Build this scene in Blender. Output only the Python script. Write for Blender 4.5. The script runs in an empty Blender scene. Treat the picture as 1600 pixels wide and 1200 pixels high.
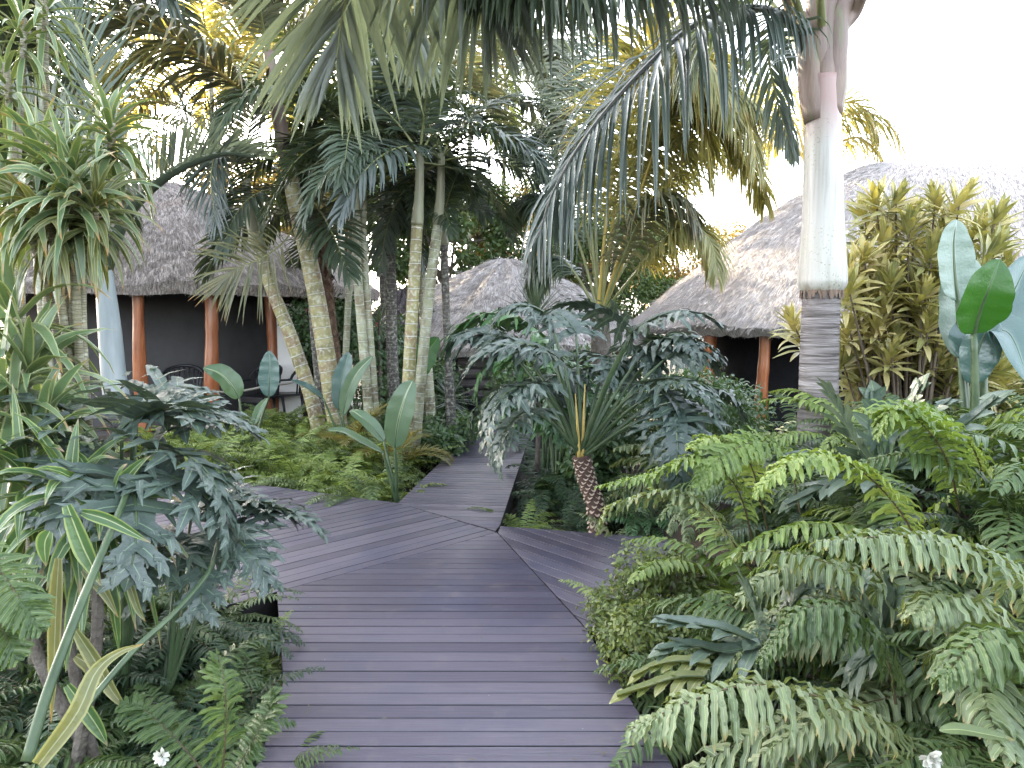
import bpy, math, random
import numpy as np
from mathutils import Vector, Matrix

# ------------------------------------------------------------------ camera, sky, sun, exposure
C = bpy.context.scene.collection
SC = bpy.context.scene
F = 1208.0; CX = 800.0; CY = 600.0; PITCH = math.radians(4.97); CAMH = 1.6
cd = bpy.data.cameras.new('camera'); cam = bpy.data.objects.new('camera', cd); C.objects.link(cam)
cam.location = (0, 0, CAMH); cam.rotation_euler = (math.radians(90) - PITCH, 0, 0)
cd.sensor_width = 36; cd.lens = 36 * F / 1600.0; cd.clip_start = 0.05; cd.clip_end = 2000
SC.camera = cam
SUN_EL, SUN_AZ = math.radians(21), math.radians(-42)      # azimuth from +Y towards +X
w = bpy.data.worlds.new('World'); SC.world = w; w.use_nodes = True
wn = w.node_tree.nodes; bg = wn['Background']
sky = wn.new('ShaderNodeTexSky'); sky.sky_type = 'NISHITA'; sky.sun_disc = False
sky.sun_elevation = SUN_EL; sky.sun_rotation = SUN_AZ
sky.air_density = 1.0; sky.dust_density = 3.0; sky.ozone_density = 1.0
hs = wn.new('ShaderNodeHueSaturation'); hs.inputs['Saturation'].default_value = 0.46
w.node_tree.links.new(sky.outputs[0], hs.inputs['Color']); w.node_tree.links.new(hs.outputs[0], bg.inputs[0]); bg.inputs[1].default_value = 0.15
sl = bpy.data.lights.new('sun', 'SUN'); sl.energy = 2.2; sl.angle = math.radians(0.6); sl.color = (1.0, 0.86, 0.62)
so = bpy.data.objects.new('sun', sl); C.objects.link(so)
sd = Vector((math.sin(SUN_AZ) * math.cos(SUN_EL), math.cos(SUN_AZ) * math.cos(SUN_EL), math.sin(SUN_EL)))
so.rotation_euler = (-sd).to_track_quat('-Z', 'Y').to_euler(); so.location = (0, 0, 30)
SC.view_settings.view_transform = 'Standard'; SC.view_settings.look = 'None'
SC.view_settings.exposure = 3.6; SC.view_settings.gamma = 1
SC.cycles.max_bounces = 6; SC.cycles.diffuse_bounces = 2; SC.cycles.glossy_bounces = 2
SC.cycles.transmission_bounces = 3; SC.cycles.transparent_max_bounces = 4
SC.cycles.use_denoising = True

rnd = random.Random(7); RG = np.random.default_rng(7)
R = math.radians
UPV = np.array([0, 0, 1.0])

# ------------------------------------------------------------------ picture helpers
def ray(px, py):
    dx = (px - CX) / F; dy = (CY - py) / F
    return np.array([dx, math.cos(PITCH) + dy * math.sin(PITCH), -math.sin(PITCH) + dy * math.cos(PITCH)])
def W(px, py, Y):
    d = ray(px, py); return np.array([0, 0, CAMH]) + d * (Y / d[1])
def G(px, py, z=0.0):
    d = ray(px, py); return np.array([0, 0, CAMH]) + d * ((z - CAMH) / d[2])
def WP(pts, Y):
    """list of (px,py[,Y]) -> world points"""
    return np.array([W(p[0], p[1], p[2] if len(p) > 2 else Y) for p in pts])
def sstep(a, b, x):
    t = np.clip((np.asarray(x, float) - a) / (b - a), 0, 1); return t * t * (3 - 2 * t)
def norm(v):
    v = np.asarray(v, float); return v / np.maximum(np.linalg.norm(v, axis=-1, keepdims=True), 1e-9)
def spline(P, n):
    P = np.asarray(P, float)
    if len(P) == 2: P = np.array([P[0], (P[0] + P[1]) / 2, P[1]])
    Q = np.vstack([2 * P[0] - P[1], P, 2 * P[-1] - P[-2]])
    out = []
    for i in np.linspace(0, len(P) - 1 - 1e-6, n):
        k = int(i); t = i - k; a, b, c, d = Q[k:k + 4]
        out.append(0.5 * ((2 * b) + (c - a) * t + (2 * a - 5 * b + 4 * c - d) * t * t + (3 * b - a - 3 * c + d) * t ** 3))
    return np.array(out)

# ------------------------------------------------------------------ mesh builder: everything is a set of quad grids
class MB:
    def __init__(s): s.v = []; s.f = []; s.uv = []; s.m = []; s.n = 0
    def grids(s, P, mat=0, closed=False, u=None, v=None):
        """P: (k, n, m, 3) grids of points; u across m, v along n"""
        P = np.asarray(P, float)
        if P.ndim == 3: P = P[None]
        k, n, m, _ = P.shape
        if closed: P = np.concatenate([P, P[:, :, :1]], axis=2); m += 1
        idx = np.arange(k * n * m).reshape(k, n, m) + s.n
        q = np.stack([idx[:, :-1, :-1], idx[:, :-1, 1:], idx[:, 1:, 1:], idx[:, 1:, :-1]], -1).reshape(-1, 4)
        uu = np.linspace(0, 1, m) if u is None else np.asarray(u)
        vv = np.linspace(0, 1, n) if v is None else np.asarray(v)
        UV = np.empty((k, n, m, 2)); UV[..., 0] = uu[None, None, :]; UV[..., 1] = vv[..., :, None] if np.ndim(vv) == 1 else vv[:, :, None]
        s.v.append(P.reshape(-1, 3)); s.f.append(q); s.uv.append(UV.reshape(-1, 2)); s.m.append(np.full(len(q), mat)); s.n += k * n * m
        return s
    def box(s, c, d, mat=0, rot=0.0, tilt=None):
        x, y, z = np.array(d) / 2.0
        B = np.array([[-x, -y, -z], [x, -y, -z], [x, y, -z], [-x, y, -z], [-x, -y, z], [x, -y, z], [x, y, z], [-x, y, z]])
        if tilt is not None: B = B @ np.array(tilt.to_3x3()).T
        c_, s_ = math.cos(rot), math.sin(rot); B = B @ np.array([[c_, s_, 0], [-s_, c_, 0], [0, 0, 1]])
        B = B + np.array(c)
        for fc in ((0, 3, 2, 1), (4, 5, 6, 7), (0, 1, 5, 4), (1, 2, 6, 5), (2, 3, 7, 6), (3, 0, 4, 7)):
            s.grids(np.array([[B[fc[0]], B[fc[1]]], [B[fc[3]], B[fc[2]]]])[None], mat)
        return s
    def tube(s, path, rad, seg=8, mat=0, cap=True, bump=None):
        path = np.asarray(path, float); n = len(path); rad = np.full(n, rad) if np.isscalar(rad) else np.asarray(rad, float)
        T, S, U = frames(path)
        a = np.linspace(0, 2 * math.pi, seg, endpoint=False)
        ring = S[:, None] * np.cos(a)[None, :, None] + U[:, None] * np.sin(a)[None, :, None]
        rr = rad[:, None, None] * (np.ones((n, seg, 1)) if bump is None else bump[..., None])
        P = path[:, None] + ring * rr
        L = np.concatenate([[0], np.cumsum(np.linalg.norm(np.diff(path, axis=0), axis=1))])
        if cap:
            P = np.concatenate([np.repeat(path[:1, None], seg, 1), P, np.repeat(path[-1:, None], seg, 1)]); L = np.concatenate([[L[0]], L, [L[-1]]])
        s.grids(P[None], mat, closed=True, v=L); return s
    def add(s, o, M=None, off=None):
        for v, f, uv, m in zip(o.v, o.f, o.uv, o.m):
            pass
        V = np.concatenate(o.v); Fq = np.concatenate(o.f)
        if M is not None: V = V @ M.T
        if off is not None: V = V + off
        s.v.append(V); s.f.append(Fq + s.n); s.uv.append(np.concatenate(o.uv)); s.m.append(np.concatenate(o.m)); s.n += len(V); return s
    def mesh(s, name, mats, smooth=True):
        V = np.concatenate(s.v).astype(np.float32); Fq = np.concatenate(s.f).astype(np.int32); UV = np.concatenate(s.uv).astype(np.float32); M = np.concatenate(s.m).astype(np.int32)
        me = bpy.data.meshes.new(name); me.vertices.add(len(V)); me.vertices.foreach_set('co', V.ravel())
        me.loops.add(Fq.size); me.loops.foreach_set('vertex_index', Fq.ravel())
        me.polygons.add(len(Fq)); me.polygons.foreach_set('loop_start', np.arange(len(Fq), dtype=np.int32) * 4)
        me.polygons.foreach_set('loop_total', np.full(len(Fq), 4, dtype=np.int32))
        me.polygons.foreach_set('material_index', M)
        me.polygons.foreach_set('use_smooth', np.full(len(Fq), smooth))
        l = me.uv_layers.new(name='UVMap'); l.data.foreach_set('uv', UV[Fq.ravel()].ravel())
        for m in (mats if isinstance(mats, (list, tuple)) else [mats]): me.materials.append(m)
        me.update(calc_edges=True); me.validate(); return me

def frames(path):
    path = np.asarray(path, float); n = len(path)
    T = norm(np.gradient(path, axis=0))
    s = np.cross(T[0], UPV)
    if np.linalg.norm(s) < 0.05: s = np.array([1.0, 0, 0])
    S = np.empty((n, 3)); s = norm(s)
    for i in range(n):
        s = s - T[i] * np.dot(s, T[i]); s = norm(s); S[i] = s
    return T, S, np.cross(S, T)

def obj(name, me, parent=None, loc=None, rot=None, scale=None):
    o = bpy.data.objects.new(name, me); C.objects.link(o)
    if parent is not None: o.parent = parent
    if loc is not None: o.location = Vector([float(a) for a in loc])
    if rot is not None: o.rotation_euler = rot
    if scale is not None: o.scale = (scale,) * 3 if np.isscalar(scale) else scale
    return o
def tag(o, label=None, cat=None, group=None, kind=None):
    if label: o['label'] = label
    if cat: o['category'] = cat
    if group: o['group'] = group
    if kind: o['kind'] = kind
    return o
def thing(name, label, cat, loc=(0, 0, 0), rz=0.0, group=None):
    o = bpy.data.objects.new(name, None); C.objects.link(o); o.location = Vector([float(a) for a in loc]); o.rotation_euler = (0, 0, rz)
    o.empty_display_size = 0.1
    return tag(o, label, cat, group)

# ------------------------------------------------------------------ materials
def new_mat(name):
    m = bpy.data.materials.new(name); m.use_nodes = True; nt = m.node_tree; nt.nodes.clear()
    return m, nt, nt.nodes, nt.links
def N(nt, typ, **kw):
    n = nt.nodes.new(typ)
    for k, v in kw.items():
        if k == 'ins':
            for i, val in v.items(): n.inputs[i].default_value = val
        else: setattr(n, k, v)
    return n
def ramp(nt, stops, interp='LINEAR'):
    r = nt.nodes.new('ShaderNodeValToRGB'); r.color_ramp.interpolation = interp
    e = r.color_ramp.elements
    while len(e) < len(stops): e.new(0.5)
    for k, (p, c) in enumerate(stops):
        e[k].position = p; e[k].color = (*c, 1) if len(c) == 3 else c
    return r
def mathn(nt, op, a, b=None, clamp=False):
    n = nt.nodes.new('ShaderNodeMath'); n.operation = op; n.use_clamp = clamp
    for i, x in enumerate((a, b)):
        if x is None: continue
        if isinstance(x, (int, float)): n.inputs[i].default_value = x
        else: nt.links.new(x, n.inputs[i])
    return n.outputs[0]
def mixc(nt, fac, a, b):
    n = nt.nodes.new('ShaderNodeMix'); n.data_type = 'RGBA'
    for sock, x in ((n.inputs['Factor'], fac), (n.inputs[6], a), (n.inputs[7], b)):
        if isinstance(x, (int, float)): sock.default_value = x
        elif isinstance(x, tuple): sock.default_value = (*x, 1)
        else: nt.links.new(x, sock)
    return n.outputs[2]

def leaf_mat(name, cols, rough=0.42, trans=0.3, rib=None, margin=None, tip=None, spec=0.5, tcol=None, noise=0.35, margin_at=0.34):
    """cols: list of leaf colours, one drawn per leaflet"""
    cols = [tuple(q * 0.76 for q in c_) for c_ in cols]; trans *= 0.75
    m, nt, nd, lk = new_mat(name)
    geo = N(nt, 'ShaderNodeNewGeometry'); oi = N(nt, 'ShaderNodeObjectInfo'); uv = N(nt, 'ShaderNodeUVMap'); tc = N(nt, 'ShaderNodeTexCoord')
    nz = N(nt, 'ShaderNodeTexNoise', ins={'Scale': 9.0, 'Detail': 3.0}); lk.new(tc.outputs['Object'], nz.inputs['Vector'])
    a = mathn(nt, 'MULTIPLY', geo.outputs['Random Per Island'], 0.45)
    b = mathn(nt, 'MULTIPLY', oi.outputs['Random'], 0.35)
    c = mathn(nt, 'MULTIPLY', mathn(nt, 'SUBTRACT', nz.outputs[0], 0.3), noise * 1.6)
    fac = mathn(nt, 'ADD', mathn(nt, 'ADD', a, b), c, True)
    st = [(i / max(1, len(cols) - 1), cc) for i, cc in enumerate(cols)]
    col = None; rp = ramp(nt, st); lk.new(fac, rp.inputs[0]); col = rp.outputs[0]
    sx = N(nt, 'ShaderNodeSeparateXYZ'); lk.new(uv.outputs[0], sx.inputs[0])
    du = mathn(nt, 'ABSOLUTE', mathn(nt, 'SUBTRACT', sx.outputs[0], 0.5))
    if margin:
        f = mathn(nt, 'MULTIPLY', mathn(nt, 'SUBTRACT', du, margin_at), 14.0, True)
        col = mixc(nt, f, col, margin)
    if rib:
        f = mathn(nt, 'SUBTRACT', 1.0, mathn(nt, 'MULTIPLY', du, 18.0), True)
        col = mixc(nt, f, col, rib)
    if tip:
        f = mathn(nt, 'MULTIPLY', mathn(nt, 'SUBTRACT', mathn(nt, 'ADD', sx.outputs[1], mathn(nt, 'MULTIPLY', geo.outputs['Random Per Island'], 0.25)), 1.02), 7.0, True)
        col = mixc(nt, f, col, tip)
    p = N(nt, 'ShaderNodeBsdfPrincipled', ins={'Roughness': rough, 'Specular IOR Level': spec}); lk.new(col, p.inputs['Base Color'])
    nz2 = N(nt, 'ShaderNodeTexNoise', ins={'Scale': 60.0, 'Detail': 2.0}); lk.new(tc.outputs['Object'], nz2.inputs['Vector'])
    bp = N(nt, 'ShaderNodeBump', ins={'Strength': 0.25, 'Distance': 0.01}); lk.new(nz2.outputs[0], bp.inputs['Height']); lk.new(bp.outputs[0], p.inputs['Normal'])
    t = N(nt, 'ShaderNodeBsdfTranslucent')
    g = N(nt, 'ShaderNodeMix', data_type='RGBA', blend_type='MULTIPLY', ins={'Factor': 1.0}); lk.new(col, g.inputs[6]); g.inputs[7].default_value = (*(tcol or (1.6, 1.5, 0.55)), 1)
    lk.new(g.outputs[2], t.inputs[0])
    mx = N(nt, 'ShaderNodeMixShader', ins={0: trans}); lk.new(p.outputs[0], mx.inputs[1]); lk.new(t.outputs[0], mx.inputs[2])
    o = N(nt, 'ShaderNodeOutputMaterial'); lk.new(mx.outputs[0], o.inputs[0]); return m

def solid_mat(name, cols, scale=6.0, rough=0.6, stretch=(1, 1, 1), bump=0.3, bscale=40.0, spec=0.4, coord='Object', detail=5.0, bdist=0.01):
    m, nt, nd, lk = new_mat(name)
    tc = N(nt, 'ShaderNodeTexCoord'); mp = N(nt, 'ShaderNodeMapping'); mp.inputs['Scale'].default_value = stretch; lk.new(tc.outputs[coord], mp.inputs[0])
    nz = N(nt, 'ShaderNodeTexNoise', ins={'Scale': scale, 'Detail': detail, 'Roughness': 0.65}); lk.new(mp.outputs[0], nz.inputs['Vector'])
    k = len(cols) - 1
    rp = ramp(nt, [(0.28 + 0.44 * i / max(1, k), c) for i, c in enumerate(cols)]); lk.new(nz.outputs[0], rp.inputs[0])
    p = N(nt, 'ShaderNodeBsdfPrincipled', ins={'Roughness': rough, 'Specular IOR Level': spec}); lk.new(rp.outputs[0], p.inputs['Base Color'])
    nb = N(nt, 'ShaderNodeTexNoise', ins={'Scale': bscale, 'Detail': 4.0}); lk.new(mp.outputs[0], nb.inputs['Vector'])
    bp = N(nt, 'ShaderNodeBump', ins={'Strength': bump, 'Distance': bdist}); lk.new(nb.outputs[0], bp.inputs['Height']); lk.new(bp.outputs[0], p.inputs['Normal'])
    o = N(nt, 'ShaderNodeOutputMaterial'); lk.new(p.outputs[0], o.inputs[0]); return m

def ring_mat(name, cols, ringcol, spacing=0.11, width=0.10, rough=0.5, dark=None, jitter=0.25, lich=(0.5, 0.5, 0.42)):
    """palm stem: v of the UV is metres along the stem"""
    m, nt, nd, lk = new_mat(name)
    uv = N(nt, 'ShaderNodeUVMap'); sx = N(nt, 'ShaderNodeSeparateXYZ'); lk.new(uv.outputs[0], sx.inputs[0]); tc = N(nt, 'ShaderNodeTexCoord'); oi = N(nt, 'ShaderNodeObjectInfo')
    nz = N(nt, 'ShaderNodeTexNoise', ins={'Scale': 2.2, 'Detail': 4.0}); lk.new(tc.outputs['Object'], nz.inputs['Vector'])
    nf = N(nt, 'ShaderNodeTexNoise', ins={'Scale': 26.0, 'Detail': 4.0}); lk.new(tc.outputs['Object'], nf.inputs['Vector'])
    pos = mathn(nt, 'DIVIDE', sx.outputs[1], spacing)
    pos = mathn(nt, 'ADD', pos, mathn(nt, 'MULTIPLY', nz.outputs[0], jitter * 4)); pos = mathn(nt, 'ADD', pos, mathn(nt, 'MULTIPLY', oi.outputs['Random'], 7))
    fr = mathn(nt, 'FRACT', pos)
    base = ramp(nt, [(0.4 + 0.2 * i / max(1, len(cols) - 1), c) for i, c in enumerate(cols)]); lk.new(nz.outputs[0], base.inputs[0])
    col = mixc(nt, mathn(nt, 'MULTIPLY', mathn(nt, 'SUBTRACT', nf.outputs[0], 0.5), 3.0, True), base.outputs[0], lich)
    f1 = mathn(nt, 'SUBTRACT', 1.0, mathn(nt, 'DIVIDE', mathn(nt, 'ABSOLUTE', mathn(nt, 'SUBTRACT', fr, 0.5)), width), True)
    col = mixc(nt, mathn(nt, 'MULTIPLY', mathn(nt, 'POWER', f1, 0.6), mathn(nt, 'ADD', 0.35, nf.outputs[0], True)), col, ringcol)
    if dark:
        f2 = mathn(nt, 'SUBTRACT', 1.0, mathn(nt, 'DIVIDE', mathn(nt, 'ABSOLUTE', mathn(nt, 'SUBTRACT', fr, 0.5 - width)), width * 0.45), True)
        col = mixc(nt, f2, col, dark)
    p = N(nt, 'ShaderNodeBsdfPrincipled', ins={'Roughness': rough}); lk.new(col, p.inputs['Base Color'])
    bp = N(nt, 'ShaderNodeBump', ins={'Strength': 0.6, 'Distance': 0.01}); lk.new(mathn(nt, 'ADD', f1, mathn(nt, 'MULTIPLY', nf.outputs[0], 0.4)), bp.inputs['Height']); lk.new(bp.outputs[0], p.inputs['Normal'])
    o = N(nt, 'ShaderNodeOutputMaterial'); lk.new(p.outputs[0], o.inputs[0]); return m

def thatch_mat(name, c0, c1, c2, patch):
    m, nt, nd, lk = new_mat(name)
    uv = N(nt, 'ShaderNodeUVMap'); mp = N(nt, 'ShaderNodeMapping'); mp.inputs['Scale'].default_value = (9, 1.3, 1); lk.new(uv.outputs[0], mp.inputs[0])
    n1 = N(nt, 'ShaderNodeTexNoise', ins={'Scale': 5.0, 'Detail': 6.0, 'Roughness': 0.7}); lk.new(mp.outputs[0], n1.inputs['Vector'])
    tc = N(nt, 'ShaderNodeTexCoord'); n2 = N(nt, 'ShaderNodeTexNoise', ins={'Scale': 1.3, 'Detail': 4.0}); lk.new(tc.outputs['Object'], n2.inputs['Vector'])
    n3 = N(nt, 'ShaderNodeTexNoise', ins={'Scale': 55.0, 'Detail': 3.0}); lk.new(tc.outputs['Object'], n3.inputs['Vector'])
    s = mathn(nt, 'ADD', mathn(nt, 'MULTIPLY', n1.outputs[0], 0.85), mathn(nt, 'MULTIPLY', n3.outputs[0], 0.15))
    rp = ramp(nt, [(0.40, c0), (0.5, c1), (0.60, c2)]); lk.new(s, rp.inputs[0])
    col = mixc(nt, mathn(nt, 'MULTIPLY', mathn(nt, 'SUBTRACT', n2.outputs[0], 0.56), 3.0, True), rp.outputs[0], patch)
    geo = N(nt, 'ShaderNodeNewGeometry')
    p = N(nt, 'ShaderNodeBsdfPrincipled', ins={'Roughness': 0.85, 'Specular IOR Level': 0.2}); lk.new(col, p.inputs['Base Color'])
    bp = N(nt, 'ShaderNodeBump', ins={'Strength': 0.9, 'Distance': 0.05}); lk.new(s, bp.inputs['Height']); lk.new(bp.outputs[0], p.inputs['Normal'])
    o = N(nt, 'ShaderNodeOutputMaterial'); lk.new(p.outputs[0], o.inputs[0]); return m

def deck_mat():
    m, nt, nd, lk = new_mat('deck_boards')
    geo = N(nt, 'ShaderNodeNewGeometry'); uv = N(nt, 'ShaderNodeUVMap'); tc = N(nt, 'ShaderNodeTexCoord')
    mp = N(nt, 'ShaderNodeMapping'); mp.inputs['Scale'].default_value = (1.2, 28, 1); lk.new(uv.outputs[0], mp.inputs[0])
    gr = N(nt, 'ShaderNodeTexNoise', ins={'Scale': 3.0, 'Detail': 5.0}); lk.new(mp.outputs[0], gr.inputs['Vector'])
    st = N(nt, 'ShaderNodeTexNoise', ins={'Scale': 1.6, 'Detail': 5.0, 'Roughness': 0.6}); lk.new(tc.outputs['Object'], st.inputs['Vector'])
    du = N(nt, 'ShaderNodeTexNoise', ins={'Scale': 7.0, 'Detail': 6.0}); lk.new(tc.outputs['Object'], du.inputs['Vector'])
    a = mathn(nt, 'ADD', mathn(nt, 'MULTIPLY', geo.outputs['Random Per Island'], 0.45), mathn(nt, 'MULTIPLY', gr.outputs[0], 0.55))
    rp = ramp(nt, [(0.2, (0.038, 0.033, 0.052)), (0.5, (0.064, 0.055, 0.080)), (0.8, (0.100, 0.088, 0.116))]); lk.new(a, rp.inputs[0])
    col = mixc(nt, mathn(nt, 'MULTIPLY', mathn(nt, 'SUBTRACT', st.outputs[0], 0.5), 2.5, True), rp.outputs[0], (0.032, 0.037, 0.075))  # bluish patches put a wet-looking sky reflection into the board colour
    col = mixc(nt, mathn(nt, 'MULTIPLY', mathn(nt, 'SUBTRACT', du.outputs[0], 0.58), 3.0, True), col, (0.13, 0.11, 0.12))
    vo = N(nt, 'ShaderNodeTexVoronoi', ins={'Scale': 9.0}); lk.new(tc.outputs['Object'], vo.inputs['Vector'])
    spk = mathn(nt, 'MULTIPLY', mathn(nt, 'SUBTRACT', 0.035, vo.outputs['Distance']), 60.0, True)
    col = mixc(nt, mathn(nt, 'MULTIPLY', spk, 0.5), col, (0.45, 0.43, 0.42))
    p = N(nt, 'ShaderNodeBsdfPrincipled', ins={'Specular IOR Level': 0.55}); lk.new(col, p.inputs['Base Color'])
    lk.new(mathn(nt, 'ADD', 0.22, mathn(nt, 'MULTIPLY', st.outputs[0], 0.30)), p.inputs['Roughness'])
    bp = N(nt, 'ShaderNodeBump', ins={'Strength': 0.35, 'Distance': 0.004}); lk.new(gr.outputs[0], bp.inputs['Height']); lk.new(bp.outputs[0], p.inputs['Normal'])
    o = N(nt, 'ShaderNodeOutputMaterial'); lk.new(p.outputs[0], o.inputs[0]); return m

def shaft_mat_():
    m, nt, nd, lk = new_mat('crownshaft')
    tc = N(nt, 'ShaderNodeTexCoord'); uv = N(nt, 'ShaderNodeUVMap'); sx = N(nt, 'ShaderNodeSeparateXYZ'); lk.new(uv.outputs[0], sx.inputs[0])
    mp = N(nt, 'ShaderNodeMapping'); mp.inputs['Scale'].default_value = (26, 26, 1.6); lk.new(tc.outputs['Object'], mp.inputs[0])
    a = N(nt, 'ShaderNodeTexNoise', ins={'Scale': 1.0, 'Detail': 5.0}); lk.new(mp.outputs[0], a.inputs['Vector'])
    b = N(nt, 'ShaderNodeTexNoise', ins={'Scale': 3.0, 'Detail': 5.0}); lk.new(tc.outputs['Object'], b.inputs['Vector'])
    c = N(nt, 'ShaderNodeTexNoise', ins={'Scale': 70.0, 'Detail': 3.0}); lk.new(tc.outputs['Object'], c.inputs['Vector'])
    rp = ramp(nt, [(0.3, (0.27, 0.255, 0.225)), (0.5, (0.40, 0.385, 0.355)), (0.7, (0.48, 0.465, 0.44))]); lk.new(a.outputs[0], rp.inputs[0])
    col = mixc(nt, mathn(nt, 'MULTIPLY', mathn(nt, 'SUBTRACT', b.outputs[0], 0.5), 3.0, True), rp.outputs[0], (0.38, 0.375, 0.31))
    spot = mathn(nt, 'MULTIPLY', mathn(nt, 'MULTIPLY', mathn(nt, 'SUBTRACT', c.outputs[0], 0.60), 9.0, True), mathn(nt, 'MULTIPLY', mathn(nt, 'SUBTRACT', b.outputs[0], 0.47), 6.0, True))
    col = mixc(nt, spot, col, (0.16, 0.13, 0.09))
    pk = mathn(nt, 'MULTIPLY', mathn(nt, 'SUBTRACT', mathn(nt, 'ADD', sx.outputs[1], mathn(nt, 'MULTIPLY', a.outputs[0], 0.25)), 1.02), 3.5, True)
    col = mixc(nt, pk, col, (0.30, 0.20, 0.18))
    lo = mathn(nt, 'MULTIPLY', mathn(nt, 'SUBTRACT', 0.10, mathn(nt, 'ADD', sx.outputs[1], mathn(nt, 'MULTIPLY', a.outputs[0], 0.12))), 14.0, True)
    col = mixc(nt, lo, col, (0.30, 0.23, 0.16))
    p = N(nt, 'ShaderNodeBsdfPrincipled', ins={'Roughness': 0.4}); lk.new(col, p.inputs['Base Color'])
    bp = N(nt, 'ShaderNodeBump', ins={'Strength': 0.5, 'Distance': 0.006}); lk.new(a.outputs[0], bp.inputs['Height']); lk.new(bp.outputs[0], p.inputs['Normal'])
    o = N(nt, 'ShaderNodeOutputMaterial'); lk.new(p.outputs[0], o.inputs[0]); return m

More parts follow.
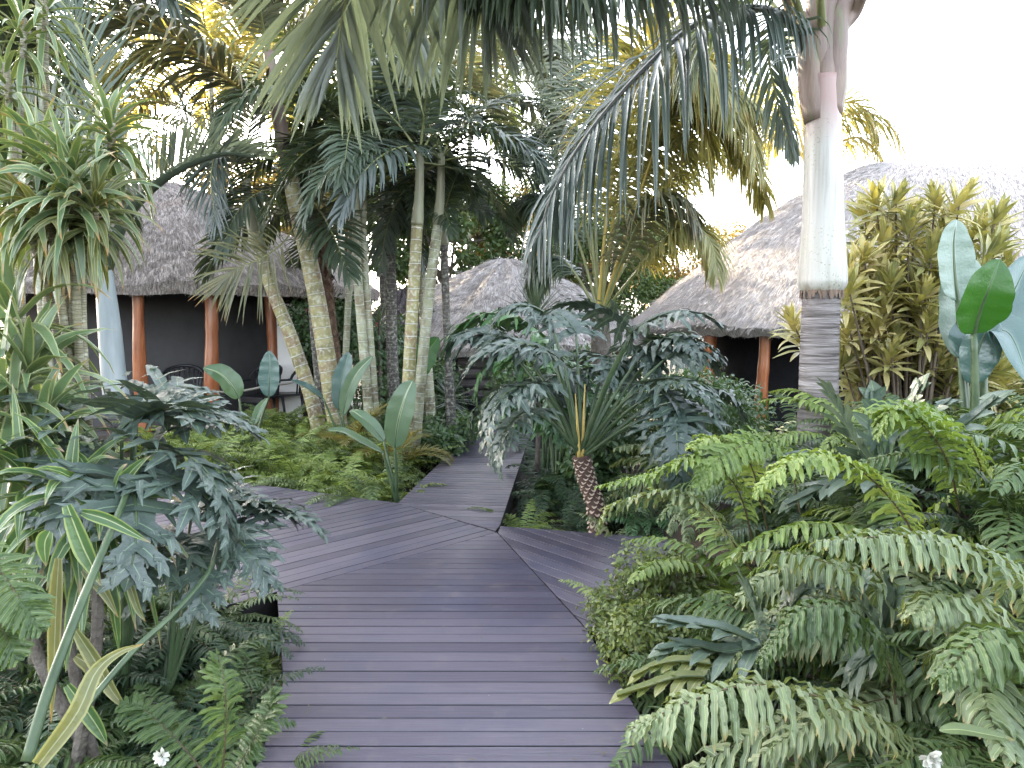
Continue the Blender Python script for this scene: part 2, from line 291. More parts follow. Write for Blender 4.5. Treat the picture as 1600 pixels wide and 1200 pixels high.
M = dict(
    deck=deck_mat(),
    soil=solid_mat('soil', [(0.012, 0.010, 0.008), (0.03, 0.022, 0.015), (0.055, 0.04, 0.025)], 8, 0.95, bump=0.8, bscale=30, bdist=0.03),
    joist_and_gap_shade=solid_mat('joist_and_gap_shade', [(0.012, 0.011, 0.012), (0.02, 0.018, 0.018)], 6, 0.8),
    fern=leaf_mat('fern_leaf', [(0.038, 0.075, 0.026), (0.08, 0.135, 0.042), (0.16, 0.215, 0.08)], 0.45, 0.35, rib=(0.2, 0.28, 0.1)),
    fern_bright=leaf_mat('fern_bright_leaf', [(0.08, 0.14, 0.03), (0.18, 0.27, 0.06), (0.36, 0.44, 0.13)], 0.45, 0.4, rib=(0.3, 0.36, 0.14)),
    fern_pale=leaf_mat('fern_pale_leaf', [(0.10, 0.145, 0.07), (0.18, 0.235, 0.11), (0.32, 0.36, 0.20)], 0.42, 0.35, rib=(0.36, 0.42, 0.2), tip=(0.3, 0.24, 0.1)),
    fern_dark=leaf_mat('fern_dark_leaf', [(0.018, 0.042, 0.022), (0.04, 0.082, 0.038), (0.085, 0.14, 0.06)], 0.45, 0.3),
    creeper=leaf_mat('creeper_leaf', [(0.10, 0.06, 0.035), (0.07, 0.10, 0.03), (0.16, 0.22, 0.06), (0.34, 0.36, 0.14)], 0.5, 0.35, noise=0.7),
    fern_brown=leaf_mat('fern_brown_leaf', [(0.10, 0.07, 0.03), (0.14, 0.13, 0.05), (0.2, 0.2, 0.09)], 0.6, 0.3),
    fstem=solid_mat('fern_stalk', [(0.05, 0.04, 0.02), (0.10, 0.07, 0.035)], 10, 0.5),
    philo=leaf_mat('philodendron_leaf', [(0.038, 0.066, 0.052), (0.068, 0.10, 0.082), (0.115, 0.16, 0.125)], 0.38, 0.16, rib=(0.16, 0.23, 0.14), spec=0.6),
    philo_g=leaf_mat('split_leaf_green', [(0.04, 0.11, 0.045), (0.075, 0.17, 0.065), (0.12, 0.23, 0.09)], 0.32, 0.2, rib=(0.2, 0.3, 0.12), spec=0.6),
    lobed=leaf_mat('lobed_leaf', [(0.05, 0.085, 0.06), (0.085, 0.125, 0.09), (0.14, 0.18, 0.13)], 0.38, 0.15, rib=(0.14, 0.2, 0.1), spec=0.6),
    lobed_ol=leaf_mat('olive_lobed_leaf', [(0.10, 0.14, 0.03), (0.18, 0.2, 0.06), (0.22, 0.25, 0.09)], 0.4, 0.2, rib=(0.3, 0.3, 0.12)),
    ptl=solid_mat('petiole', [(0.028, 0.05, 0.022), (0.05, 0.08, 0.036), (0.085, 0.115, 0.055)], 7, 0.4, bump=0.1),
    drac=leaf_mat('dracaena_leaf', [(0.08, 0.15, 0.065), (0.13, 0.20, 0.09), (0.19, 0.25, 0.12)], 0.33, 0.25, margin=(0.27, 0.30, 0.15), tip=(0.3, 0.17, 0.06)),
    drac_y=leaf_mat('yellowing_dracaena_leaf', [(0.07, 0.10, 0.035), (0.13, 0.15, 0.05), (0.22, 0.20, 0.075)], 0.4, 0.3, margin=(0.22, 0.22, 0.09), rib=(0.26, 0.28, 0.18), tip=(0.3, 0.16, 0.05)),
    drac_d=leaf_mat('low_dracaena_leaf', [(0.045, 0.10, 0.03), (0.07, 0.14, 0.045), (0.1, 0.18, 0.06)], 0.36, 0.25, rib=(0.35, 0.38, 0.2), margin=(0.19, 0.24, 0.07), margin_at=0.36, tip=(0.28, 0.2, 0.13)),
    cane=ring_mat('dracaena_cane', [(0.17, 0.15, 0.10), (0.24, 0.22, 0.14)], (0.33, 0.31, 0.22), 0.022, 0.2, 0.7, dark=(0.07, 0.06, 0.04)),
    stem_y=ring_mat('yellow_palm_stem', [(0.13, 0.09, 0.045), (0.19, 0.17, 0.065), (0.26, 0.23, 0.10), (0.20, 0.14, 0.07)], (0.55, 0.55, 0.47), 0.13, 0.07, 0.42, dark=(0.10, 0.08, 0.04)),
    stem_g=ring_mat('pale_palm_stem', [(0.14, 0.12, 0.07), (0.24, 0.25, 0.15), (0.32, 0.32, 0.22), (0.2, 0.17, 0.1)], (0.58, 0.58, 0.52), 0.11, 0.07, 0.45, dark=(0.08, 0.08, 0.05)),
    stem_d=ring_mat('dark_palm_stem', [(0.05, 0.045, 0.04), (0.085, 0.075, 0.065)], (0.18, 0.17, 0.16), 0.07, 0.12, 0.8),
    stem_b=solid_mat('fibrous_palm_stem', [(0.06, 0.035, 0.02), (0.12, 0.07, 0.045), (0.2, 0.13, 0.09)], 14, 0.9, bump=1.0, bscale=24, bdist=0.04),
    king=solid_mat('king_palm_trunk_bark', [(0.05, 0.042, 0.04), (0.14, 0.122, 0.118), (0.23, 0.205, 0.20), (0.34, 0.31, 0.305)], 2.0, 0.85, (1.3, 1.3, 17), 1.0, 2.2, bdist=0.04, detail=8),
    shaft=shaft_mat_() if True else solid_mat('crownshaft', [(0.40, 0.42, 0.34), (0.52, 0.53, 0.46), (0.62, 0.62, 0.57)], 2.2, 0.35, (7, 7, 0.7), 0.08, 20, spec=0.5, detail=6),
    pal_s=leaf_mat('silvery_palm_leaf', [(0.10, 0.125, 0.105), (0.19, 0.22, 0.18), (0.30, 0.33, 0.275)], 0.34, 0.55, spec=0.7, tcol=(1.2, 1.2, 0.7)),
    shaft_b=solid_mat('blue_crownshaft', [(0.12, 0.145, 0.15), (0.19, 0.22, 0.225), (0.26, 0.29, 0.29)], 2.2, 0.35, (3, 3, 0.4), 0.1, 20),
    shaft_r=solid_mat('crownshaft_top', [(0.15, 0.17, 0.09), (0.23, 0.17, 0.13), (0.17, 0.12, 0.105), (0.15, 0.18, 0.08)], 2.5, 0.5, (4, 4, 0.6), 0.25, 30),
    shaft_g=solid_mat('green_crownshaft', [(0.14, 0.12, 0.075), (0.20, 0.20, 0.125), (0.29, 0.275, 0.20)], 3, 0.4, (3, 3, 0.5), 0.1, 20),
    pal=leaf_mat('palm_leaf', [(0.045, 0.070, 0.042), (0.08, 0.115, 0.07), (0.14, 0.175, 0.115)], 0.36, 0.3, spec=0.6),
    pal_b=leaf_mat('blue_palm_leaf', [(0.055, 0.075, 0.062), (0.09, 0.12, 0.10), (0.15, 0.18, 0.155)], 0.34, 0.22, spec=0.7, tcol=(1.3, 1.35, 0.7)),
    pal_y=leaf_mat('yellow_and_sunlit_palm_leaf', [(0.16, 0.18, 0.07), (0.30, 0.31, 0.12), (0.48, 0.42, 0.17)], 0.4, 0.6, tcol=(1.45, 1.2, 0.6), tip=(0.4, 0.28, 0.1)),  # low sun's gold put into back palms' colour; seedlings are yellow-green themselves
    pal_o=leaf_mat('olive_palm_leaf', [(0.09, 0.105, 0.065), (0.16, 0.175, 0.105), (0.27, 0.245, 0.15)], 0.38, 0.3, tcol=(1.4, 1.25, 0.6), tip=(0.3, 0.2, 0.1)),
    pal_dk=leaf_mat('deep_palm_leaf', [(0.028, 0.046, 0.026), (0.055, 0.08, 0.046), (0.11, 0.14, 0.085)], 0.4, 0.3),
    rach=solid_mat('frond_stalk', [(0.14, 0.16, 0.06), (0.22, 0.22, 0.10)], 8, 0.5),
    rach_d=solid_mat('dark_frond_stalk', [(0.02, 0.022, 0.018), (0.05, 0.05, 0.035)], 8, 0.4),
    rach_y=solid_mat('yellow_frond_stalk', [(0.34, 0.25, 0.06), (0.45, 0.33, 0.10)], 8, 0.5),
    croton=leaf_mat('yellow_shrub_leaf', [(0.12, 0.15, 0.06), (0.32, 0.32, 0.12), (0.55, 0.49, 0.20), (0.72, 0.60, 0.32)], 0.36, 0.26, rib=(0.44, 0.42, 0.24), noise=0.55),
    cro_stem=solid_mat('shrub_twig', [(0.07, 0.05, 0.035), (0.14, 0.11, 0.08)], 10, 0.8),
    pad=leaf_mat('paddle_leaf', [(0.06, 0.12, 0.055), (0.10, 0.17, 0.09), (0.13, 0.2, 0.11)], 0.34, 0.25, rib=(0.4, 0.46, 0.28), spec=0.6),
    pad_g=leaf_mat('bright_paddle_leaf', [(0.025, 0.09, 0.015), (0.04, 0.13, 0.02), (0.05, 0.16, 0.03)], 0.4, 0.4, rib=(0.08, 0.2, 0.05), tcol=(1.2, 1.4, 0.4)),
    pad_p=leaf_mat('pale_paddle_leaf', [(0.15, 0.22, 0.17), (0.22, 0.30, 0.25), (0.27, 0.36, 0.31)], 0.35, 0.2, rib=(0.45, 0.52, 0.45), spec=0.7, tcol=(1, 1.1, 0.8)),
    pad_d=leaf_mat('deep_paddle_leaf', [(0.05, 0.10, 0.09), (0.07, 0.14, 0.12), (0.1, 0.17, 0.14)], 0.3, 0.15, rib=(0.15, 0.22, 0.18), spec=0.8, tcol=(1, 1.1, 0.8)),
    tree=leaf_mat('tree_leaf', [(0.03, 0.065, 0.02), (0.07, 0.12, 0.03), (0.13, 0.19, 0.05)], 0.5, 0.4),
    tree_y=leaf_mat('painted_sun_tree_leaf', [(0.12, 0.12, 0.05), (0.22, 0.19, 0.07), (0.32, 0.24, 0.09)], 0.5, 0.45, tcol=(1.5, 1.15, 0.5)),  # tree leaf copy with golden sunlight put into its colour
    shrub=leaf_mat('shrub_leaf', [(0.04, 0.085, 0.035), (0.08, 0.15, 0.06), (0.14, 0.22, 0.09)], 0.4, 0.3),
    bark=solid_mat('bark', [(0.05, 0.04, 0.03), (0.10, 0.085, 0.07), (0.16, 0.14, 0.12)], 9, 0.9, bump=0.8, bdist=0.03),
    thatch=thatch_mat('thatch', (0.14, 0.115, 0.10), (0.36, 0.315, 0.29), (0.62, 0.55, 0.515), (0.31, 0.235, 0.19)),
    thatch_w=thatch_mat('pale_thatch', (0.17, 0.148, 0.14), (0.38, 0.345, 0.325), (0.58, 0.54, 0.525), (0.36, 0.29, 0.25)),
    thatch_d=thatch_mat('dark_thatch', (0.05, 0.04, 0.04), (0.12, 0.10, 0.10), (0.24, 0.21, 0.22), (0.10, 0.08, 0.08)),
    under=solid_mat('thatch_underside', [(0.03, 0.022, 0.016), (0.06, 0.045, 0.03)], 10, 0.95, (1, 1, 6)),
    post=solid_mat('varnished_post', [(0.16, 0.045, 0.018), (0.30, 0.095, 0.035), (0.42, 0.16, 0.07)], 3, 0.28, (3, 3, 0.6), 0.3, 12, spec=0.6),
    pole=solid_mat('roof_pole', [(0.05, 0.03, 0.02), (0.10, 0.06, 0.04)], 5, 0.7),
    wall=solid_mat('plaster_with_shade', [(0.045, 0.043, 0.044), (0.075, 0.072, 0.074)], 1.5, 0.9, bump=0.15),  # pale plaster darkened: the hut's inner shade is put into the colour
    wallw=solid_mat('white_plaster', [(0.62, 0.60, 0.58), (0.74, 0.72, 0.70)], 2.5, 0.9, bump=0.15),
    floor=solid_mat('hut_floor', [(0.05, 0.045, 0.045), (0.09, 0.08, 0.075)], 4, 0.6),
    log=solid_mat('grey_board', [(0.11, 0.095, 0.10), (0.17, 0.15, 0.15), (0.24, 0.21, 0.21)], 4, 0.8, (0.8, 6, 10), 0.4, 20),
    black=solid_mat('black_plastic', [(0.010, 0.010, 0.012), (0.016, 0.016, 0.02)], 4, 0.35, bump=0.05, spec=0.5),
    darkc=solid_mat('dark_cloth_and_hut_shade', [(0.010, 0.010, 0.014), (0.022, 0.02, 0.026)], 8, 0.8),
    rope=solid_mat('rope', [(0.22, 0.2, 0.17), (0.36, 0.33, 0.29)], 60, 0.9, bump=0.8, bscale=90),
    door=solid_mat('slatted_door', [(0.03, 0.022, 0.028), (0.06, 0.045, 0.05)], 5, 0.7, (6, 6, 0.5)),
    stone=solid_mat('boulder', [(0.10, 0.09, 0.09), (0.18, 0.16, 0.16), (0.27, 0.24, 0.24)], 6, 0.85, bump=0.5),
    white=leaf_mat('white_petal', [(0.7, 0.7, 0.62), (0.8, 0.8, 0.72)], 0.5, 0.3, tcol=(1, 1, 0.9)),
    red=leaf_mat('red_petal', [(0.6, 0.03, 0.02), (0.7, 0.05, 0.03)], 0.5, 0.3, tcol=(1.1, 0.6, 0.5)),
    dead=solid_mat('dry_sheath', [(0.09, 0.06, 0.05), (0.17, 0.12, 0.09), (0.28, 0.2, 0.15)], 10, 0.9, (1, 1, 0.3), 0.5),
    scar=solid_mat('leaf_scar_trunk', [(0.05, 0.03, 0.025), (0.10, 0.06, 0.045)], 16, 0.9, bump=0.6),
    scar2=solid_mat('leaf_scar', [(0.30, 0.22, 0.16), (0.42, 0.33, 0.26)], 12, 0.8),
    ridge=solid_mat('green_roof_sheet', [(0.20, 0.34, 0.27), (0.28, 0.42, 0.34)], 4, 0.5),
)

# ------------------------------------------------------------------ leaf builders
def blades(B, D, Nn, L, Wd, prof, droop=0.0, fold=0.15, m=3, wave=0.0, twist=0.0, rg=RG):
    """k strap leaves: base B, direction D, face normal Nn, length L, width Wd, prof over n+1 rows"""
    B = np.atleast_2d(B).astype(float); k = len(B); prof = np.asarray(prof, float); n = len(prof) - 1
    D = norm(np.broadcast_to(D, (k, 3))); Nn = norm(np.broadcast_to(Nn, (k, 3)))
    L = np.broadcast_to(L, (k,)); Wd = np.broadcast_to(Wd, (k,)); droop = np.broadcast_to(droop, (k,)); twist = np.broadcast_to(twist, (k,))
    P = np.empty((k, n + 1, m, 3)); p = B.copy(); d = D.copy(); nn = Nn.copy()
    ph = rg.random(k) * 6.28
    for i in range(n + 1):
        s = norm(np.cross(d, nn)); nn = np.cross(s, d)
        if np.any(twist): 
            a = (twist * i / n)[:, None]; s2 = s * np.cos(a) + nn * np.sin(a); n2 = nn * np.cos(a) - s * np.sin(a)
        else: s2, n2 = s, nn
        wv = wave * np.sin(ph + i * 1.9) * L
        for j in range(m):
            q = (j / (m - 1) - 0.5) * 2 if m > 1 else 0
            P[:, i, j] = p + s2 * (q * prof[i] * Wd / 2)[:, None] + n2 * ((abs(q) * fold * prof[i] * Wd) + wv)[:, None]
        g = np.zeros((k, 3)); g[:, 2] = -1
        d2 = norm(d + g * (droop / n)[:, None] * (0.5 + i / n))
        # keep the normal following the bend
        ax = np.cross(d, d2); nn = norm(nn + np.cross(ax, nn)); d = d2
        p = p + d * (L / n)[:, None]
    return P

def frond(mb, path, nl=40, L=0.5, Wd=0.03, a0=75, a1=30, lift=0.25, droop=0.6, t0=0.15, rad=0.014, mats=(0, 1), seg=3, prof=None, lprof=None,
          fold=0.2, wave=0.0, jit=0.12, rg=RG, tip=0.35, base=0.55, roll=0.0, m=3, plume=0.0):
    """pinnate frond along a path; leaflets both sides"""
    path = np.asarray(path, float); T, S, U = frames(path); n = len(path)
    if roll:
        c, s = math.cos(roll), math.sin(roll); S, U = S * c + U * s, U * c - S * s
    tt = np.linspace(t0, 0.995, nl)
    seg_len = np.linalg.norm(np.diff(path, axis=0), axis=1).sum()
    for sg in (-1, 1):
        t = np.clip(tt + rg.normal(0, 0.25 / nl, nl), 0, 1); x = t * (n - 1); i = np.minimum(x.astype(int), n - 2); fr = (x - i)[:, None]
        Pp = path[i] * (1 - fr) + path[i + 1] * fr; Tp = norm(T[i] * (1 - fr) + T[i + 1] * fr); Sp = norm(S[i] * (1 - fr) + S[i + 1] * fr); Up = norm(U[i] * (1 - fr) + U[i + 1] * fr)
        q = (t - t0) / (1 - t0)
        a = np.radians(a0 + (a1 - a0) * q + rg.normal(0, 5, nl))
        lf = lift + plume * np.where(np.arange(nl) % 3 == 0, 1, np.where(np.arange(nl) % 3 == 1, -0.6, 0.2)) + rg.normal(0, jit, nl)
        D = Tp * np.cos(a)[:, None] + sg * Sp * np.sin(a)[:, None] + Up * lf[:, None] * np.sin(a)[:, None]
        if lprof is None: ll = (base + (1 - base) * np.sin(np.clip(q / 0.45, 0, 1) * math.pi / 2)) * (tip + (1 - tip) * np.cos(np.clip((q - 0.4) / 0.6, 0, 1) * math.pi / 2))
        else: ll = np.interp(q, np.linspace(0, 1, len(lprof)), lprof)
        ll = ll * L * (1 + rg.normal(0, 0.07, nl))
        pf = prof if prof is not None else ([0.45, 1.0, 0.75, 0.06] if seg == 3 else [0.4, 1.0, 0.95, 0.65, 0.05])
        mb.grids(blades(Pp, D, Up, ll, Wd * (0.75 + 0.25 * ll / L), pf, droop * (1 + rg.normal(0, 0.25, nl)), fold, m, wave, rg=rg), mats[0])
    mb.tube(path, np.linspace(rad, rad * 0.22, n), 5, mats[1], cap=False)

def arc(L, elev, bend, n=14, sway=0.0, power=1.3):
    """path from the origin, starting at elevation elev (deg) towards +X, bending down by bend deg in all"""
    p = np.zeros(3); out = [p.copy()]
    for i in range(n - 1):
        t = (i + 0.5) / (n - 1); e = R(elev - bend * t ** power); az = sway * t * t
        p = p + np.array([math.cos(e) * math.cos(az), math.cos(e) * math.sin(az), math.sin(e)]) * L / (n - 1); out.append(p.copy())
    return np.array(out)

def lobed_leaf(mb, path, width, nl=9, mats=(0, 1), rg=RG, a0=105, a1=25, wf=1.15, droop=0.5, jag=0.35, up=None, lift=0.15, rad=0.008, sub=True):
    """pinnatifid blade: big wavy lobes on each side of a midrib"""
    path = np.asarray(path, float); T, S, U = frames(path); n = len(path)
    Lt = np.linalg.norm(np.diff(path, axis=0), axis=1).sum()
    q = (np.arange(nl) + 0.3) / nl
    for sg in (-1, 1):
        x = q * (n - 1); i = np.minimum(x.astype(int), n - 2); fr = (x - i)[:, None]
        Pp = path[i] * (1 - fr) + path[i + 1] * fr; Tp = T[i]; Sp = S[i]; Up = U[i]
        a = np.radians(a0 + (a1 - a0) * q ** 0.8 + rg.normal(0, 4, nl))
        D = Tp * np.cos(a)[:, None] + sg * Sp * np.sin(a)[:, None] + Up * (lift + rg.normal(0, 0.08, nl))[:, None]
        ll = width / 2 * (0.72 + 0.45 * np.sin(np.clip(q * 1.5 + 0.15, 0, 1) * math.pi)) * (1 - 0.45 * q ** 2) * (1 + rg.normal(0, 0.08, nl))
        ww = Lt / nl * wf * (1 - 0.3 * q)
        pf = [1.25, 1.0 - jag * 0.3, 1.0, 1.0 - jag, 1.05, 0.8 - jag * 0.6, 0.5, 0.05]
        mb.grids(blades(Pp, D, Up, ll, ww, pf, droop * (1 + rg.normal(0, 0.3, nl)), 0.10, 3, 0.012, rg=rg), mats[0])
        if sub:   # side teeth on each lobe
            for ff, sgn in ((0.35, 1), (0.5, -1), (0.68, 1)):
                D2 = norm(D); sd = norm(np.cross(D2, Up))
                Bt = Pp + D2 * (ll * ff)[:, None] - UPV * (droop * 0.12 * ll * ff)[:, None]
                mb.grids(blades(Bt, norm(D2 * 0.8 + sd * sgn * 0.75 - UPV * droop * 0.3), Up, ll * 0.33, ww * 0.5, [1.0, 0.8, 0.06], droop, 0.05, 3, rg=rg), mats[0])
    # end lobe and centre web
    mb.grids(blades(path[-2], T[-2], U[-2], Lt * 0.2, Lt / nl * 1.3, [1, 0.9, 0.5, 0.05], droop, 0.1, 3, rg=rg), mats[0])
    ww = width * 0.13 * np.interp(np.linspace(0, 1, n), [0, 0.3, 1], [0.8, 1, 0.4])
    mb.grids((path[:, None] + np.array([-1, 0, 1])[None, :, None] * S[:, None] * ww[:, None, None] + U[:, None] * np.array([0.015, 0, 0.015])[None, :, None])[None], mats[0])
    mb.tube(path + U * 0.004, np.linspace(rad, rad * 0.3, n), 4, mats[1], cap=False)

def paddle(mb, path, width, mats=(0, 1), rg=RG, pet=None, fold=0.16, rad=0.012, nrm=(0, -1, 0.35), prof=None):
    """banana-like blade along path, optional petiole path"""
    path = spline(path, 44); T = frames(path)[0]; n = len(path); S = norm(np.cross(T, np.array(nrm, float))); U = np.cross(S, T)
    t = np.linspace(0, 1, n); pr = np.sin(math.pi * np.clip(t, 0, 1) ** 0.82) ** 0.55 if prof is None else np.interp(t, np.linspace(0, 1, len(prof)), prof)
    pr = np.maximum(pr, 0.02); m = 9; q = np.linspace(-1, 1, m)
    e = 1 + 0.03 * np.sin(t * 17 + rg.random() * 6)
    P = path[:, None] + S[:, None] * (q[None, :] * (pr * e)[:, None] * width / 2)[..., None] + U[:, None] * ((np.abs(q)[None, :] ** 1.2) * fold * width * pr[:, None] - 0.22 * fold * width * (np.abs(q)[None, :] ** 4))[..., None]
    P = P + U[:, None] * (0.002 * width / 0.2 * np.sin(t * 31 + rg.random() * 6)[:, None] * np.abs(q)[None, :])[..., None]
    mb.grids(P[None], mats[0])
    mb.tube(path - U * 0.004, np.linspace(rad * 0.8, rad * 0.2, n), 5, mats[1], cap=False)
    if pet is not None: mb.tube(spline(pet, 12), np.linspace(rad * 1.7, rad * 0.8, 12), 7, mats[1])

STRAP = [0.5, 0.82, 1.0, 0.97, 0.84, 0.62, 0.36, 0.02]
def rosette(mb, c, n, L, Wd, up=(0, 0, 1), spread=(15, 115), droop=1.4, prof=STRAP, mat=0, rg=RG, fold=0.18, stemh=0.12, wave=0.0, twist=0.0):
    """strap leaves spiralling out of the top of a stem"""
    up = norm(np.array(up, float)); a = np.cross(up, [1, 0, 0.01]); a = norm(a); b = np.cross(up, a)
    i = np.arange(n); t = i / max(1, n - 1)
    az = i * 2.39996 + rg.normal(0, 0.2, n); el = np.radians(spread[0] + (spread[1] - spread[0]) * t ** 0.9 + rg.normal(0, 7, n))
    out = np.cos(az)[:, None] * a + np.sin(az)[:, None] * b
    D = up * np.cos(el)[:, None] + out * np.sin(el)[:, None]
    Nn = up * np.sin(el)[:, None] - out * np.cos(el)[:, None] + 1e-3
    B = np.array(c) - up * (stemh * t)[:, None]
    ll = L * (0.62 + 0.38 * np.sin(np.clip(t * 1.4 + 0.1, 0, 1) * math.pi / 2)) * (1 + rg.normal(0, 0.12, n))
    mb.grids(blades(B, D, Nn, ll, Wd * (1 + rg.normal(0, 0.1, n)), prof, droop * (0.6 + 0.7 * rg.random(n)) * (0.5 + t), fold, 3, wave, twist * rg.normal(0, 1, n) if twist else 0.0, rg=rg), mat)

# ------------------------------------------------------------------ ground
def gh(x, y):
    x = np.asarray(x, float); y = np.asarray(y, float)
    z = -0.20 + 0 * x
    z = z + 0.95 * sstep(0.7, 2.0, x) * (1 - sstep(4.5, 7.5, y))          # bank under the ferns on the right
    z = z + 0.25 * sstep(-1.1, -2.2, x) * (1 - sstep(3.5, 5.0, y))        # left bed
    z = z - 0.45 * sstep(10.6, 11.4, y) * sstep(-2.2, -1.4, x)            # lower court in front of the middle hut
    z = z + 0.16 * sstep(-2.2, -3.2, x) * sstep(8.5, 10.0, y)
    z = z + 0.14 * sstep(-1.0, -1.6, x) * sstep(7.4, 8.4, y) * (1 - sstep(9.5, 10.5, y))
    z = z + 0.03 * np.sin(x * 3.1 + y * 1.7) + 0.02 * np.sin(x * 7.3 - y * 5.1)
    return z
gx = np.concatenate([[-400, -120, -50, -25], np.arange(-14, 14.01, 0.25), [25, 50, 120, 400]])
gy = np.concatenate([[-60, -20, -6], np.arange(-2, 22.01, 0.25), [30, 50, 120, 500]])
X, Y = np.meshgrid(gx, gy); near = (np.abs(X) < 15) & (Y < 23)
g = MB(); g.grids(np.stack([X, Y, gh(X, Y)], -1)[None]); tag(obj('ground', g.mesh('ground', M['soil'])), 'dark garden soil under the plants', None, None, 'structure')

# ------------------------------------------------------------------ boardwalk
def clip(poly, nx, ny, c):
    """keep the side nx*x+ny*y >= c"""
    out = []
    for i in range(len(poly)):
        a, b = poly[i], poly[(i + 1) % len(poly)]; da = nx * a[0] + ny * a[1] - c; db = nx * b[0] + ny * b[1] - c
        if da >= 0: out.append(a)
        if (da >= 0) != (db >= 0):
            t = da / (da - db); out.append((a[0] + (b[0] - a[0]) * t, a[1] + (b[1] - a[1]) * t))
    return out
def planks(name, poly, ang, pitch, z=0.0, gap=0.0095, th=0.03, off=0.0):
    """convex polygon of boards running at angle ang"""
    ux, uy = math.cos(ang), math.sin(ang); nx, ny = -uy, ux
    me = bpy.data.meshes.new(name); V = []; Fc = []; UVs = []
    cs = [nx * p[0] + ny * p[1] for p in poly]; k0 = math.floor((min(cs) - off) / pitch); k1 = math.ceil((max(cs) - off) / pitch)
    rr = random.Random(3)
    for k in range(k0, k1):
        a = k * pitch + off; q = clip(poly, nx, ny, a + gap / 2); q = clip(q, -nx, -ny, -(a + pitch - gap / 2)) if len(q) > 2 else q
        if len(q) < 3: continue
        q = [p for i, p in enumerate(q) if math.hypot(p[0] - q[i - 1][0], p[1] - q[i - 1][1]) > 1e-4]
        if len(q) < 3: continue
        cxx = sum(p[0] for p in q) / len(q); cyy = sum(p[1] for p in q) / len(q)
        dz = rr.uniform(-0.001, 0.001); tl = rr.uniform(-0.012, 0.012); b = len(V); m = len(q); du = rr.uniform(0, 50)
        zz = lambda p: z + dz + tl * ((nx * p[0] + ny * p[1]) - a - pitch / 2)
        ins = []
        for p in q:   # inset ring for the eased edge
            e = 0.0018; vx, vy = cxx - p[0], cyy - p[1]; c1 = (nx * p[0] + ny * p[1]) - (a + pitch / 2)
            ins.append((p[0] - nx * e * (1 if c1 > 0 else -1), p[1] - ny * e * (1 if c1 > 0 else -1)))
        V += [(p[0], p[1], zz(p)) for p in ins] + [(p[0], p[1], zz(p) - 0.002) for p in q] + [(p[0], p[1], z - th) for p in q]
        Fc.append([b + i for i in range(m)])
        for i in range(m):
            j = (i + 1) % m; Fc.append([b + i, b + m + i, b + m + j, b + j][::1]); Fc.append([b + m + i, b + 2 * m + i, b + 2 * m + j, b + m + j])
        UVs += [((ux * p[0] + uy * p[1]) + du, nx * p[0] + ny * p[1]) for p in q] * 3
    me.from_pydata(V, [], Fc); l = me.uv_layers.new(name='UVMap')
    for lp in me.loops: l.data[lp.index].uv = UVs[lp.vertex_index]
    me.materials.append(M['deck']); me.materials.append(M['joist_and_gap_shade']); me.update()
    for pl_ in me.polygons:
        if min(V[i_][2] for i_ in pl_.vertices) < z - 0.015: pl_.material_index = 1  # board sides in near-black, painting the shade of the gaps
    import bmesh
    bm = bmesh.new(); bm.from_mesh(me); bmesh.ops.recalc_face_normals(bm, faces=bm.faces); bm.to_mesh(me); bm.free()
    o = obj(name, me); return o
def g2(px, py): p = G(px, py); return (float(p[0]), float(p[1]))
bl = g2(400, 1200); k1 = g2(443, 1065); k2 = g2(433, 925); apex = g2(776, 832); rr1 = g2(917, 985); br = g2(1050, 1200)
s2l = (bl[0] + (bl[0] - k1[0]) * 1.2, bl[1] + (bl[1] - k1[1]) * 1.2)
main = [(bl[0] - 0.25, 0.6), (br[0] + 0.25, 0.6), br, rr1, apex, k2, k1, bl]
# convex pieces so the clipping stays simple
B1 = [k1, (rr1[0] + (br[0] - rr1[0]) * (rr1[1] - k1[1]) / (rr1[1] - br[1]), k1[1]), rr1, apex, k2]
B2 = [(bl[0], bl[1]), br, (rr1[0] + (br[0] - rr1[0]) * (rr1[1] - k1[1]) / (rr1[1] - br[1]), k1[1]), k1]
B3 = [(bl[0] - 0.15, -1.5), (br[0] + 0.35, -1.5), (br[0], br[1]), (bl[0], bl[1])]
PITCH_B = 0.1022
yk = k1[1] - math.floor(k1[1] / PITCH_B) * PITCH_B
yb = round((bl[1] - yk) / PITCH_B) * PITCH_B + yk
B2[0] = (bl[0], yb); B2[1] = (br[0], yb); B3[2] = (br[0], yb); B3[3] = (bl[0], yb)
for q in (B1, B2, B3): tag(planks('boardwalk', q, 0.0, PITCH_B, 0.0, off=yk), 'dark composite boards of the main walk, running side to side' if q is B1 else None, None, None, 'structure')
# left branch
e0 = np.array(k2); e1 = np.array(apex); angL = math.atan2(e1[1] - e0[1], e1[0] - e0[0])
nL = np.array([-math.sin(angL), math.cos(angL)]); uL = np.array([math.cos(angL), math.sin(angL)])
topL = g2(622, 786); topL0 = g2(400, 757)
eps = nL * 0.011
far_l = [np.array(k2) - uL * 4.5 + eps, e1 + eps, np.array(topL), np.array(topL0), np.array(topL0) + (np.array(topL0) - np.array(topL)) * 3.0]
far_l = [tuple(p) for p in far_l]
tag(planks('boardwalk', far_l, angL, 0.11, 0.0), 'dark composite boards of the branch to the left', None, None, 'structure')
